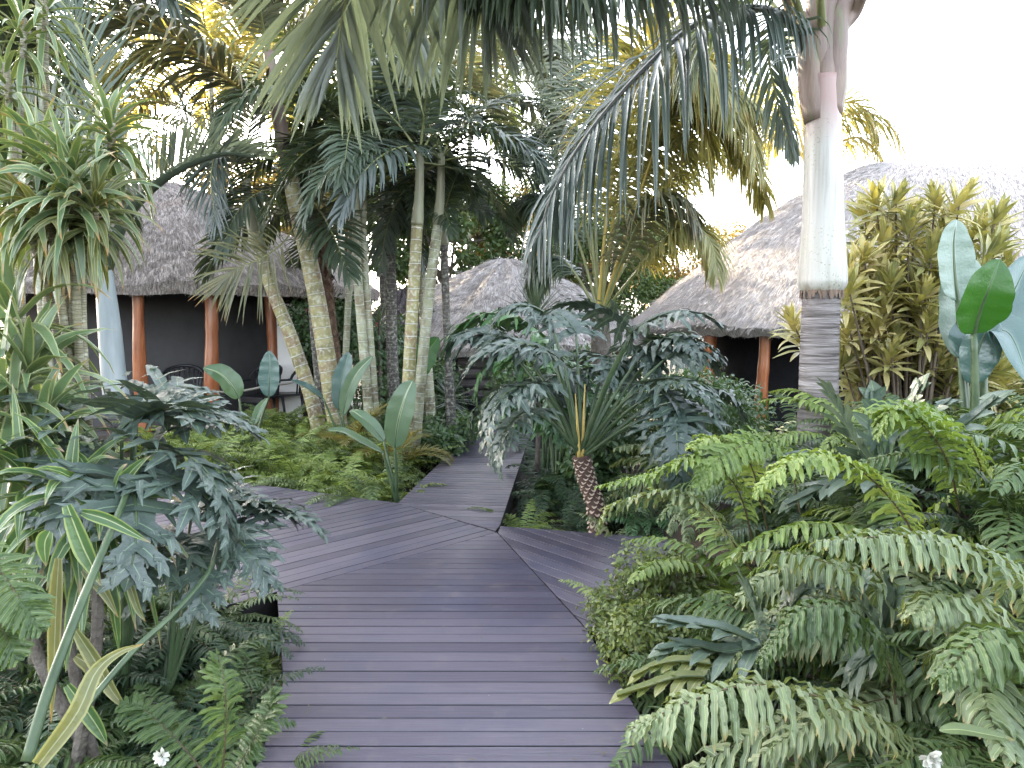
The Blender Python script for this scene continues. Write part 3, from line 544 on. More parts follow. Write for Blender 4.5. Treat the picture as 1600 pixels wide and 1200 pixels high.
# right branch
a = g2(827, 890); b = g2(933, 930); angR = math.atan2(b[1] - a[1], b[0] - a[0]); er = norm(np.array(rr1) - np.array(apex)); nr = np.array([-er[1], er[0]])
up1 = np.array(g2(782, 822)); up2 = np.array(g2(1000, 838)); outr = up2 + (up2 - up1) * 1.2
rpoly = [tuple(np.array(apex) + nr * 0.011), tuple(np.array(rr1) + nr * 0.011), tuple(np.array(g2(945, 972))), tuple(np.array(g2(1300, 985))), tuple(outr), tuple(up1)]
tag(planks('boardwalk', rpoly, angR, 0.11, 0.0), 'dark composite boards of the branch to the right', None, None, 'structure')
# far path
pl0 = np.array(topL); pr0 = np.array(g2(781, 821)); pl1 = np.array(g2(742, 671)); pr1 = np.array([0.28, 10.9])
fp = [tuple(pl0), tuple(pr0 - 0.004), tuple(pr1), tuple(pl1)]
fp2 = [tuple(pl0 + [0, 0.006]), tuple(np.array(apex) + [-0.01, 0.05]), tuple(pr0), tuple(pr1), tuple(pl1)]
tag(planks('boardwalk', fp2, R(-7), 0.1, 0.001), 'dark composite boards of the far walk to the middle hut', None, None, 'structure')
# joists / fascia under the deck
j = MB()
for q in (B1, B2, B3, far_l, rpoly, fp2):
    c = np.mean(np.array(q), axis=0); qq = c + (np.array(q) - c) * 0.985; n_ = len(qq)
    ring = np.array([[[p[0], p[1], -0.04], [p[0], p[1], -0.3]] for p in np.vstack([qq, qq[:1]])]); j.grids(ring[None])
    top = np.array([[p[0], p[1], -0.042] for p in np.vstack([qq, qq[:1]])]); j.grids(np.stack([top, np.tile([c[0], c[1], -0.042], (n_ + 1, 1))])[None])
tag(obj('deck_frame', j.mesh('deck_frame', M['joist_and_gap_shade'], False)), None, None, None, 'structure')

# ------------------------------------------------------------------ thatched huts
def roof_grid(cx, cy, R0, he, hp, half=0.0, n=160, rows=40, bulge=0.18, flat=0.35, squash=1.0, seed=1, ang=0.0):
    """rounded cone, or with half>0 a hipped ridge with rounded ends; returns grid of points"""
    rg = np.random.default_rng(seed); a = np.linspace(0, 2 * math.pi, n, endpoint=False); t = np.linspace(0, 1, rows)
    r = R0 * (1 - t) ** 1.0
    z = he + (hp - he) * (t + bulge * np.sin(math.pi * t)); z = he + (hp - he) * (1 - np.sqrt((1 - t) ** 2 + flat * flat * 0.12 * t) / 1.0 + 0 * t) + (hp - he) * bulge * np.sin(math.pi * t)
    z = z - (z[-1] - hp) * t ** 3
    ox = half * np.tanh(np.cos(a) * 2.0) / math.tanh(2.0)
    lx = ox[None, :] + r[:, None] * np.cos(a); ly = r[:, None] * np.sin(a) * squash
    nz = 0.035 * (np.sin(a * 9 + 1)[None] * np.sin(t * 9)[:, None] + np.sin(a * 17 + seed)[None] * np.sin(t * 5 + 2)[:, None]) + rg.normal(0, 0.010, (rows, n))
    Z = z[:, None] + nz * (t[:, None] < 0.97)
    c, s = math.cos(ang), math.sin(ang)
    return np.stack([cx + lx * c - ly * s, cy + lx * s + ly * c, Z], -1)
def hut_roof(parent, cx, cy, R0, he, hp, th=0.26, mat='thatch', straws=26000, seed=1, sl=0.16, **kw):
    P = roof_grid(cx, cy, R0, he + th, hp, seed=seed, **kw); rows, n, _ = P.shape
    mb = MB(); arcl = R0 * 2 * math.pi + 4 * kw.get('half', 0)
    mb.grids(P[None], 0, closed=True, u=np.linspace(0, arcl, n + 1), v=np.linspace(0, np.hypot(R0, hp - he), rows))
    # cut eave: face and underside
    lo = P[0].copy(); c0 = np.array([cx, cy, 0]); lo2 = lo.copy(); lo2[:, :2] = cx_cy(lo[:, :2], cx, cy, 0.985, kw); lo2[:, 2] = he + np.random.default_rng(seed).normal(0, 0.012, n)
    rows_e = np.stack([lo, lo * 0.5 + lo2 * 0.5, lo2]); mb.grids(rows_e[None], 0, closed=True, u=np.linspace(0, arcl, n + 1), v=[0, -0.12, -0.25])
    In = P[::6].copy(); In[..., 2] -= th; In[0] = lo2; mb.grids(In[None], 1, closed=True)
    # loose straws over the surface
    rg = np.random.default_rng(seed + 5); k = straws
    i = (rows - 2) * (1 - np.sqrt(rg.random(k))) ; ii = i.astype(int); jj = rg.integers(0, n, k); f1 = (i - ii)[:, None]; f2 = rg.random(k)[:, None]; j2 = (jj + 1) % n
    B = (P[ii, jj] * (1 - f2) + P[ii, j2] * f2) * (1 - f1) + (P[ii + 1, jj] * (1 - f2) + P[ii + 1, j2] * f2) * f1
    dn = norm(P[ii, jj] - P[ii + 1, jj]); sdv = norm(P[ii, j2] - P[ii, jj]); nn = norm(np.cross(dn, sdv)); nn *= np.sign(nn[:, 2:3] + 1e-9)
    D = norm(dn + sdv * rg.normal(0, 0.12, k)[:, None] + nn * rg.uniform(0.02, 0.22, k)[:, None])
    mb.grids(blades(B, D, nn, sl * rg.uniform(0.5, 1.3, k), 0.009, [1, 1], 0.0, 0, 2, rg=rg), 0, v=[0, 0.1])
    # fringe at the eave
    k = int(arcl * 130); ja = rg.random(k) * n; j0 = ja.astype(int) % n; j1 = (j0 + 1) % n; f = (ja % 1)[:, None]; h = rg.random(k)[:, None]
    B = (lo[j0] * (1 - f) + lo[j1] * f) * h + (lo2[j0] * (1 - f) + lo2[j1] * f) * (1 - h)
    out = norm((B - c0) * np.array([1, 1, 0])); D = norm(out * 0.5 - UPV * 0.8 + rg.normal(0, 0.15, (k, 3)))
    mb.grids(blades(B - D * 0.03, D, out, rg.uniform(0.04, 0.085, k), 0.008, [1, 0.6], 0.0, 0, 2, rg=rg), 0, v=[0, 0.1])
    return obj('roof', mb.mesh('roof', [M[mat], M['under']]), parent)
def cx_cy(xy, cx, cy, f, kw):
    return np.array([cx, cy]) + (xy - np.array([cx, cy])) * f
def wobbly_post(parent, x, y, z0, z1, r, seed, mat='post', lean=(0, 0)):
    rg = np.random.default_rng(seed); n = 22; t = np.linspace(0, 1, n)
    path = np.stack([x + lean[0] * t + 0.022 * np.sin(t * 5 + seed), y + lean[1] * t + 0.02 * np.cos(t * 4 + seed * 2), z0 + (z1 - z0) * t], -1)
    rad = r * (1.12 - 0.22 * t + 0.07 * np.sin(t * 11 + seed) + 0.25 * np.exp(-((t - rg.uniform(0.3, 0.7)) / 0.04) ** 2) * 0.4)
    bump = 1 + 0.05 * np.sin(np.arange(12)[None, :] * 1.7 + t[:, None] * 6)
    mb = MB(); mb.tube(path, rad, 12, 0, True, bump); return obj('post', mb.mesh('post', M[mat]), parent)
def ring_wall(parent, cx, cy, r, z0, z1, mat, a0=0, a1=360, name='wall', th=0.15):
    a = np.radians(np.linspace(a0, a1, 72)); mb = MB(); full = abs(a1 - a0) >= 360
    o = np.stack([cx + r * np.cos(a), cy + r * np.sin(a)], -1); i = np.stack([cx + (r - th) * np.cos(a), cy + (r - th) * np.sin(a)], -1)
    rows = [np.c_[o, np.full(72, z0)], np.c_[o, np.full(72, z1)], np.c_[i, np.full(72, z1)], np.c_[i, np.full(72, z0)]]
    mb.grids(np.stack(rows)[None]); return obj(name, mb.mesh(name, M[mat]), parent)

# ---- left hut
LX, LY, LR = -6.15, 13.9, 3.75
hutL = thing('thatched_hut', 'round open-sided thatched hut at left with orange timber posts and black chairs inside', 'hut')
hut_roof(hutL, LX, LY, LR, 1.90, 3.98, th=0.15, mat='thatch', seed=2, bulge=0.10, flat=1.0)
for px, dy, s in ((-20, 0, 1), (100, 0, 2), (217, 0, 3), (329, 0, 4), (424, 0, 5), (476, 0, 6)):
    X0 = W(px, 500, 10.9)[0]; dx = X0 - LX; ang_ = math.acos(max(-1, min(1, dx / 3.3)))
    yy = LY - 3.3 * math.sin(ang_); X0 = W(px, 500, yy)[0]
    wobbly_post(hutL, X0, yy, -0.1, 2.25, 0.085 if px != 329 else 0.098, s, lean=(-0.03, 0) if px == 424 else (0.0, 0))
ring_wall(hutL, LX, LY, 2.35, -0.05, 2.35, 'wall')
mb = MB(); a = np.linspace(0, 2 * math.pi, 60); mb.tube(np.stack([LX + 3.3 * np.cos(a), LY + 3.3 * np.sin(a), 2.12 + 0 * a], -1), 0.06, 8, 0, False); obj('ring_beam', mb.mesh('ring_beam', M['pole']), hutL)
mb = MB(); a = np.linspace(0, 2 * math.pi, 61)[:-1]
mb.grids(np.stack([np.stack([LX + r * np.cos(a), LY + r * np.sin(a), z + 0 * a], -1) for r, z in ((3.45, -0.35), (3.45, -0.02), (0.01, -0.015))])[None], 0, closed=True); obj('floor', mb.mesh('floor', M['floor']), hutL)
for k in range(20):    # roof poles under the thatch
    a = k / 20 * 2 * math.pi
    mb = MB(); mb.tube(np.array([[LX + 3.5 * math.cos(a), LY + 3.5 * math.sin(a), 1.98], [LX + 0.4 * math.cos(a), LY + 0.4 * math.sin(a), 3.45]]), 0.035, 6); obj('rafter', mb.mesh('rafter', M['pole']), hutL)
# reed screen beside the right-hand posts
mb = MB(); p0 = W(452, 600, 12.9); p1 = W(540, 600, 14.2)
for k in range(46):
    t = k / 45; p = p0 * (1 - t) + p1 * t; mb.tube(np.array([[p[0], p[1], -0.1], [p[0] + 0.01, p[1], 1.9]]), 0.014, 5)
obj('reed_screen', mb.mesh('reed_screen', M['door']), hutL)
# rope rail
def rope(name, label, pts, r=0.018):
    mb = MB(); P = []
    for i in range(len(pts) - 1):
        a, b = np.array(pts[i]), np.array(pts[i + 1])
        for t in np.linspace(0, 1, 12, endpoint=False): p = a * (1 - t) + b * t; p[2] -= 0.10 * math.sin(math.pi * t) * 0.45; P.append(p)
    P.append(np.array(pts[-1])); P = np.array(P); mb.tube(P, r, 6)
    return tag(obj(name, mb.mesh(name, M['rope'])), label, 'rope')
rope('rope_rail', 'thin pale rope slung between the orange posts of the left hut', [W(225, 622, 10.55), W(330, 612, 10.5), W(424, 600, 10.85), W(476, 588, 11.2), W(520, 587, 11.8)])

# chairs: black slatted armchairs
def chair(loc, rz, label):
    t = thing('armchair', label, 'chair', loc, rz, 'black armchairs on the left hut veranda')
    mb = MB(); mb.box((0, 0, 0.42), (0.46, 0.44, 0.03)); mb.box((0, -0.225, 0.395), (0.47, 0.02, 0.07)); obj('seat', mb.mesh('seat', M['black'], False), t)
    mb = MB(); a = np.radians(np.linspace(-8, 188, 26)); top = np.stack([0.29 * np.cos(a), 0.04 + 0.24 * np.sin(a), 0.66 + 0.22 * np.clip(np.sin(a), 0, 1) ** 0.6], -1)
    mb.tube(top, 0.022, 7)
    for k in range(9):
        aa = R(30 + 120 * k / 8); x, y = math.cos(aa), math.sin(aa)
        mb.tube(np.array([[0.22 * x, 0.03 + 0.2 * y, 0.42], [0.285 * x, 0.04 + 0.24 * y, 0.66 + 0.22 * max(0, y) ** 0.6]]), 0.013, 5)
    obj('backrest', mb.mesh('backrest', M['black']), t)
    for s in (-1, 1):
        mb = MB(); mb.box((s * 0.285, -0.08, 0.655), (0.055, 0.30, 0.03)); mb.tube(np.array([[s * 0.285, -0.2, 0.65], [s * 0.26, -0.2, 0.42]]), 0.016, 6); obj('armrest', mb.mesh('armrest', M['black'], False), t)
        for q, yy in ((-0.2, -0.22), (0.2, 0.24)):
            mb = MB(); mb.tube(np.array([[s * 0.22, q, 0.42], [s * 0.25, yy, 0.0]]), np.array([0.024, 0.017]), 6); obj('leg', mb.mesh('leg', M['black']), t)
    return t
p = W(287, 600, 11.35); chair((p[0], p[1], -0.01), R(20), 'black slatted armchair between the two left orange posts')
p = W(408, 600, 11.5); chair((p[0], p[1], -0.01), R(-25), 'black slatted armchair behind the broad upright paddle leaf')
p = W(448, 600, 11.95); chair((p[0], p[1], -0.01), R(-70), 'black armchair seen edge on beside the rightmost orange post')
# low white pillar beside them
mb = MB(); p = W(432, 600, 12.1); mb.box((p[0] + 0.2, 12.2, 0.85), (0.34, 0.2, 1.9)); obj('pillar', mb.mesh('pillar', M['wallw'], False), hutL)

# ---- middle hut, on the lower court
hutM = thing('thatched_hut', 'low thatched hut in the middle distance with grey boarded wall behind the far walk', 'hut')
MX, MY = W(790, 500, 15.2)[0], 15.4
hut_roof(hutM, MX, MY, 3.1, 0.95, 2.75, th=0.16, mat='thatch_w', seed=4, bulge=0.10, flat=1.0, straws=20000)
ring_wall(hutM, MX, MY, 2.3, -0.8, 1.15, 'door', 150, 390)
mb = MB()
for k in range(9): mb.tube(np.array([[MX - 1.9, 13.0, -0.65 + k * 0.185], [MX + 1.9, 13.0, -0.65 + k * 0.185]]), 0.095, 8)
obj('board_wall', mb.mesh('board_wall', M['log']), hutM)
for i, x in enumerate((-1.55, -0.85, 0.35, 1.5)): wobbly_post(hutM, MX + x, 12.8, -0.7, 1.1, 0.07, 20 + i, 'black')
mb = MB(); mb.tube(np.array([[MX - 2.2, 12.75, 1.03], [MX + 2.2, 12.75, 1.03]]), 0.05, 8); obj('beam', mb.mesh('beam', M['pole']), hutM)
# dark sofa
sofa = thing('sofa', 'black scroll-armed sofa in the shade at the end of the far walk', 'sofa', (MX - 0.05, 12.15, -0.62))
mb = MB(); mb.box((0, 0, 0.25), (1.5, 0.75, 0.36)); mb.box((0, -0.02, 0.46), (1.42, 0.66, 0.1)); obj('seat', mb.mesh('seat', M['darkc'], False), sofa)
mb = MB(); a = np.linspace(-0.72, 0.72, 30); tp = np.stack([a, 0.32 + 0 * a, 0.86 + 0.09 * np.cos(a * 9)], -1); mb.tube(tp, 0.09, 8); mb.box((0, 0.33, 0.6), (1.46, 0.12, 0.55)); obj('backrest', mb.mesh('backrest', M['darkc']), sofa)
for s in (-1, 1):
    mb = MB(); mb.tube(np.array([[s * 0.74, -0.36, 0.72], [s * 0.74, 0.3, 0.76]]), 0.13, 12); mb.box((s * 0.74, 0, 0.38), (0.17, 0.7, 0.62)); obj('armrest', mb.mesh('armrest', M['darkc'], False), sofa)
# lower dark thatch edge left of the middle hut
hutS = thing('thatched_shelter', 'small dark thatched shelter glimpsed behind the palm stems in the middle', 'shelter')
sx, sy = W(628, 500, 13.4)[0], 13.6
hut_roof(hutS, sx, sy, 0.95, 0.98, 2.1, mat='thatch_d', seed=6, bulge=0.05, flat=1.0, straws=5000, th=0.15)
for i, (x, y) in enumerate(((-.5, -.4), (.5, -.4), (0, .5))): wobbly_post(hutS, sx + x, sy + y, -0.5, 1.3, 0.05, 30 + i, 'pole')

# ---- right hut
hutR = thing('thatched_hut', 'wide pale thatched hut at right behind the king palm with dark open front', 'hut')
RX, RY = W(1720, 500, 13.5)[0], 14.2
hut_roof(hutR, RX, RY, 4.4, 1.30, 4.38, th=0.16, mat='thatch_w', seed=8, half=3.6, bulge=0.13, flat=1.0, straws=46000, n=260)
mb = MB(); mb.box((RX + 0.2, 15.2, 0.5), (12.0, 0.18, 3.0)); mb.box((RX - 5.2, 16.4, 0.5), (0.18, 2.6, 3.0)); obj('wall', mb.mesh('wall', M['darkc'], False), hutR)  # near-black walls added to stand in for the shade inside
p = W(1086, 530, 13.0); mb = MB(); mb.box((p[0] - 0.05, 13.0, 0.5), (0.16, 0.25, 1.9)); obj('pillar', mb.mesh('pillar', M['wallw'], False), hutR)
ring_wall(hutR, RX - 3.6, RY, 2.9, -0.8, 1.75, 'darkc', 85, 275)  # dark curved sheet added so the left end looks shaded
for i, (px, r) in enumerate(((1108, 0.11), (1193, 0.09), (1265, 0.09), (1350, 0.09), (1450, 0.09), (1560, 0.09))):
    p = W(px, 530, (12.2, 11.6, 11.2)[min(i, 2)]); wobbly_post(hutR, p[0], p[1], -0.6, 1.36 if i == 0 else 1.5, r, 40 + i)
mb = MB(); mb.tube(np.array([[W(1200, 500, 11.3)[0], 11.3, 1.45], [W(1700, 500, 11.3)[0], 11.3, 1.45]]), 0.06, 8); obj('beam', mb.mesh('beam', M['pole']), hutR)
mb = MB(); mb.box((RX, 13.0, -0.7), (12, 4.2, 0.3)); obj('floor', mb.mesh('floor', M['floor'], False), hutR)
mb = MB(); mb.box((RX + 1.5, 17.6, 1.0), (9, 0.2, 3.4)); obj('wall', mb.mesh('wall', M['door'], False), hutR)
# ================================================================== plants
def stalk_mats(leaf, stem): return [M[leaf], M[stem]]

# ---- shared frond meshes (palm), by style
def palm_variants(style, **kw):
    out = []
    for i, (el, bd) in enumerate(((78, 60), (66, 95), (52, 110), (38, 115), (20, 95), (-5, 70))):
        mb = MB(); rg = np.random.default_rng(100 + i * 7 + len(style)); frond(mb, arc(1.0, el, bd, 16, rg.uniform(-0.3, 0.3)), rg=rg, **kw)
        out.append((el, mb.mesh('frond', stalk_mats(style[0], style[1]))))
    return out
PV = {}
def get_pv(style):
    if style not in PV:
        base = dict(nl=42, L=0.27, Wd=0.022, a0=70, a1=28, lift=0.35, droop=0.9, t0=0.14, rad=0.008)
        sp = {'green': ('pal', 'rach'), 'blue': ('pal_b', 'rach'), 'yellow': ('pal_y', 'rach_y'), 'olive': ('pal_o', 'rach'), 'deep': ('pal_dk', 'rach'),
              'hang': ('pal_y', 'rach'), 'hanggreen': ('pal', 'rach')}[style]
        if style in ('yellow', 'olive'): base.update(droop=0.6, lift=0.5)
        if style.startswith('hang'): base.update(droop=2.6, lift=0.2, nl=60, L=0.24, Wd=0.013)
        if style == 'deep': base.update(nl=46, droop=0.8)
        PV[style] = palm_variants(sp, **base)
    return PV[style]
def place_frond(parent, base, az, el, L, style, roll=0.0):
    pv = get_pv(style); e, me = min(pv, key=lambda q: abs(q[0] - el))
    o = obj('frond', me, parent, base, None, L); o.rotation_euler = (R(roll), R(-(el - e)), R(az)); return o

def palm(name, label, cat, trunk, rad, mat, crown=None, nf=9, L=2.2, style='green', group=None, shaft=None, seg=12, azs=None, els=(70, 5), seed=1, fronds=None, D=9.6, flare=1.0, shaft_mat='shaft_g', ringy=None, bulge=0.25):
    """trunk: world points base->top; shaft: world points above the trunk"""
    trunk = np.asarray(trunk, float); base = trunk[0].copy(); t = thing(name, label, cat, base, 0, group)
    n = 40; path = spline(trunk, n) - base; rr = np.interp(np.linspace(0, 1, n), np.linspace(0, 1, len(rad)), rad)
    rr = rr * (1 + (flare - 1) * np.exp(-np.linspace(0, 1, n) * 9))
    if ringy:
        n = 190; path = spline(trunk, n) - base; rr = np.interp(np.linspace(0, 1, n), np.linspace(0, 1, len(rad)), rad); rg = np.random.default_rng(seed)
        rr = rr * (1 + ringy * (np.abs(np.sin(np.arange(n) * 0.62 + rg.normal(0, 0.5, n).cumsum() * 0.15)) - 0.6) + rg.normal(0, ringy * 0.22, n))
    mb = MB(); mb.tube(path, rr, seg if not ringy else 28, 0); obj('trunk', mb.mesh('trunk', M[mat]), t)
    top = trunk[-1]
    if shaft is not None:
        sp = spline(np.asarray(shaft, float), 24) - base; q = np.linspace(0, 1, 24); r0 = rad[-1]
        sr = r0 * (1 + bulge * np.exp(-((q - 0.1) / 0.16) ** 2)) * (1 - 0.32 * q)
        mb = MB(); mb.tube(sp, sr, 16, 0); obj('crownshaft', mb.mesh('crownshaft', M[shaft_mat]), t); top = np.asarray(shaft, float)[-1]
    rg = random.Random(seed)
    for i in range(nf):
        el = els[0] + (els[1] - els[0]) * (i / max(1, nf - 1)) + rg.uniform(-8, 8)
        az = azs[i % len(azs)] + rg.uniform(-15, 15) if azs else i * 137.5 + rg.uniform(-20, 20) + seed * 40
        place_frond(t, top - base - np.array([0, 0, 0.04 * i * 0.3]), az, el, L * rg.uniform(0.85, 1.1), style, rg.uniform(-20, 20))
    return t, base
def hero_frond(parent, base, pts, mats=('pal_b', 'rach'), n=26, seed=1, name='frond', **kw):
    mb = MB(); rg = np.random.default_rng(seed); frond(mb, spline(np.asarray(pts, float) - base, n), mats=(0, 1), rg=rg, **kw)
    return obj(name, mb.mesh(name, stalk_mats(*mats)), parent)

# ================= king palm at right
KD = 5.0
kt, kb = palm('king_palm', 'king palm with ringed grey trunk and fat pale crownshaft rising behind the ferns', 'palm',
    [G(1280, 900) * [1, 0, 0] + [0, KD, 0.02] * np.array([1, 1, 1]) if False else np.append(W(1278, 700, KD)[:2], 0.1), W(1279, 600, KD), W(1281, 520, KD), W(1284, 452, KD)], [0.138, 0.122, 0.118, 0.118], 'king', nf=0, ringy=0.018, seed=3)
sp = spline(WP([(1284, 458), (1285, 430), (1286, 380), (1286, 300), (1286, 200), (1285, 120)], KD), 40) - kb
sr = np.interp(np.linspace(0, 1, 40), [0, 0.03, 0.07, 0.13, 0.25, 0.5, 0.75, 1], [0.119, 0.130, 0.144, 0.154, 0.149, 0.128, 0.113, 0.10])
mb = MB(); mb.tube(sp, sr, 28, 0); obj('crownshaft', mb.mesh('crownshaft', M['shaft']), kt)
mb = MB(); rg = np.random.default_rng(77); k = 90; az = rg.random(k) * 6.283; o_ = np.stack([np.cos(az), np.sin(az), 0 * az], -1)
mb.grids(blades(sp[1] + o_ * 0.128 + UPV * rg.uniform(-0.01, 0.03, k)[:, None], -UPV + o_ * 0.12, o_, rg.uniform(0.02, 0.07, k), rg.uniform(0.01, 0.03, k), [1, 0.9, 0.4], 0.0, 0.1, 3, rg=rg)); obj('husk', mb.mesh('husk', M['dead']), kt)
for i, (x0, x1, xt, y0, y1, yt) in enumerate(((1276, 1262, 1238, 190, 50, -20), (1296, 1308, 1334, 180, 50, -10), (1284, 1289, 1300, 160, 30, -40), (1280, 1275, 1266, 140, 0, -60), (1290, 1312, 1345, 150, 20, -60))):
    s = spline(WP([(x0, y0, KD - (0.02 if i < 3 else -0.03)), (x1 * 0.6 + x0 * 0.4, (y0 + y1) / 2, KD), (x1, y1, KD), (xt, (y1 + yt) / 2, KD), (xt + (xt - x1) * 0.6, yt, KD + 0.1 * (i - 2))], KD), 20) - kb
    mb = MB(); mb.tube(s, np.interp(np.linspace(0, 1, 20), [0, 0.15, 0.4, 0.7, 1], [0.075, 0.088, 0.072, 0.045, 0.03]), 14, 0); obj('sheath', mb.mesh('sheath', M['shaft_r']), kt)
kf = dict(L=0.62, tip=0.25, Wd=0.036, a0=60, a1=22, lift=0.1, rad=0.028, seg=4, nl=150, jit=0.2, fold=0.3)
KF1 = dict(kf); KF1.update(L=0.84, nl=96, Wd=0.026, lprof=[0.45, 0.6, 0.85, 1, 1, 0.85, 0.55, 0.3])
hero_frond(kt, kb, WP([(1262, 110, 5.0), (1245, 50, 4.95), (1205, 16, 4.8), (1150, 14, 4.6), (1080, 42, 4.4), (990, 125, 4.2), (915, 215, 4.1), (865, 300, 4.0), (842, 370, 3.95)], 4.3), ('pal_b', 'rach_d'), seed=5, droop=2.8, t0=0.10, **KF1)
hero_frond(kt, kb, WP([(1262, 60, 5.0), (1220, -50, 4.6), (1120, -110, 4.1), (980, -110, 3.7), (850, -70, 3.4), (740, -40, 3.3)], 4.3), ('pal', 'rach'), seed=6, droop=3.0, t0=0.18, **kf)
hero_frond(kt, kb, WP([(1310, 60, 5.0), (1340, -40, 5.1), (1400, -110, 5.2), (1490, -120, 5.3), (1560, -60, 5.4)], 5.2), ('pal_b', 'rach'), seed=7, droop=2.2, t0=0.2, L=0.36, Wd=0.03, a0=60, a1=25, lift=0.1, rad=0.025, nl=40)
hero_frond(kt, kb, WP([(1262, 120, 5.1), (1235, 60, 5.5), (1200, 70, 6.0), (1215, 160, 6.3), (1240, 240, 6.4)], 5.6), ('pal_b', 'rach'), seed=8, droop=2.0, t0=0.12, L=0.42, Wd=0.03, a0=55, a1=20, lift=0.0, rad=0.018, nl=46)
hero_frond(kt, kb, WP([(1285, 40, 4.9), (1270, -120, 4.6), (1200, -230, 4.2), (1060, -230, 3.8)], 4.6), ('pal', 'rach'), seed=9, droop=2.4, t0=0.2, **kf)
hero_frond(kt, kb, WP([(1262, 90, 5.1), (1190, -10, 5.3), (1120, 10, 5.5), (1080, 90, 5.6), (1075, 190, 5.7)], 5.4), ('pal', 'rach'), seed=10, droop=1.6, t0=0.15, L=0.4, Wd=0.026, a0=60, a1=25, lift=0.1, rad=0.018, nl=40)

# ================= overhead palm, fronds hanging into the top of the picture
OC = np.array([-1.55, -0.8, 4.3])
ot, ob = palm('overhanging_palm', 'palm just overhead whose broad blue-green fronds hang down from the top edge of the view', 'palm',
    [np.array([-1.9, -1.2, -0.1]), np.array([-1.85, -1.15, 1.8]), np.array([-1.7, -1.0, 3.4]), OC], [0.10, 0.085, 0.08, 0.075], 'stem_g', nf=0)
hf = dict(L=0.85, Wd=0.034, a0=52, a1=18, lift=0.05, rad=0.016, seg=4, nl=46, t0=0.2, fold=0.34, jit=0.3)
def overhead(pts, seed, mats=('pal_s', 'rach'), up=0.6, **kw):
    a = dict(hf); a.update(kw); P = [OC, OC * 0.6 + WP(pts[:1], 3)[0] * 0.4 + [0, 0, up]] + list(WP(pts, 3)); hero_frond(ot, ob, P, mats, seed=seed, n=34, **a)
overhead([(640, -330, 2.6), (600, -190, 3.0), (560, -70, 3.3), (536, 20, 3.45), (526, 90, 3.5)], 11, droop=0.35, nl=50)
overhead([(720, -330, 2.3), (730, -220, 2.8), (735, -110, 3.2), (745, -30, 3.5), (765, 20, 3.6)], 12, droop=1.0)
overhead([(640, -400, 2.4), (700, -280, 2.8), (800, -170, 3.2), (920, -100, 3.5), (1040, -60, 3.7), (1120, -40, 3.8)], 14, ('pal_b', 'rach'), droop=2.6, nl=74, L=0.72)
overhead([(600, -400, 2.8), (620, -250, 3.6), (640, -110, 4.2), (648, 10, 4.6), (652, 90, 4.7)], 15, droop=0.9, L=0.62)

# ================= clump of ringed palms in the middle bed
tall = 'tall ringed palms in the bed between the two walks'
def hz(px, py, D): return W(px, py, D)
pA, bA = palm('cane_palm', 'leaning yellow-ringed palm stem, furthest left of the clump, bowing across the left hut', 'palm', [W(508, 715, 9.4), W(486, 620, 9.4), W(452, 520, 9.4), W(424, 450, 9.4), W(404, 385, 9.4)], [0.095, 0.088, 0.08, 0.074], 'stem_y', nf=4, L=1.4, style='olive', els=(85, 60), group=tall, shaft=[W(404, 387, 9.4), W(392, 340, 9.4), W(384, 280, 9.4)], seed=11, flare=1.15)
pB, bB = palm('cane_palm', 'thickest ringed palm stem of the clump, curving up to a reddish crownshaft', 'palm', [W(535, 705, 9.2), W(520, 620, 9.2), W(492, 450, 9.2), W(462, 320, 9.2), W(447, 240, 9.2)], [0.122, 0.112, 0.098, 0.088], 'stem_y', nf=7, L=2.4, style='olive', group=tall, shaft=[W(447, 243, 9.2), W(437, 190, 9.2), W(425, 120, 9.2), W(420, 80, 9.2)], seed=5, els=(88, 50), shaft_mat='shaft_r', bulge=0.15, flare=1.1)
hero_frond(pB, bB, WP([(420, 95, 9.2), (390, 140, 8.9), (340, 110, 8.6), (260, 50, 8.2), (180, 25, 7.9), (110, 40, 7.7)], 8), ('pal_o', 'rach_y'), seed=21, droop=1.5, t0=0.15, L=1.1, Wd=0.05, a0=65, a1=25, lift=0.3, rad=0.03, nl=56, seg=4)
hero_frond(pB, bB, WP([(425, 110, 9.2), (380, 90, 8.9), (320, 75, 8.6), (250, 80, 8.4), (190, 110, 8.3), (150, 160, 8.2)], 8), ('pal_y', 'rach_y'), seed=22, droop=1.2, t0=0.15, L=1.0, Wd=0.045, a0=65, a1=25, lift=0.2, rad=0.03, nl=50, seg=4)
hero_frond(pA, bA, WP([(384, 290, 9.4), (360, 240, 9.2), (340, 235, 9.0), (330, 280, 8.8), (338, 350, 8.7)], 8), ('pal_b', 'rach'), seed=23, droop=1.0, t0=0.15, L=0.65, Wd=0.03, a0=60, a1=25, rad=0.02, nl=50)
hero_frond(pA, bA, WP([(470, 330, 9.4), (450, 370, 8.8), (415, 400, 8.4), (375, 418, 8.1), (350, 440, 8.0)], 8), ('pal_o', 'rach'), seed=24, droop=0.5, t0=0.3, L=0.72, Wd=0.028, a0=70, a1=10, rad=0.012, nl=26, roll=1.2)
palm('cane_palm', 'slim pale ringed palm stem, left of a close pair', 'palm', [W(580, 700, 9.0), W(574, 620, 9.0), W(564, 500, 9.0), W(558, 420, 9.0), W(556, 330, 9.0)], [0.058, 0.055, 0.05], 'stem_g', nf=9, L=1.9, style='green', group=tall, shaft=[W(556, 333, 9.0), W(553, 260, 9.0), W(548, 200, 9.0)], seed=7, els=(80, 0), bulge=0.1)
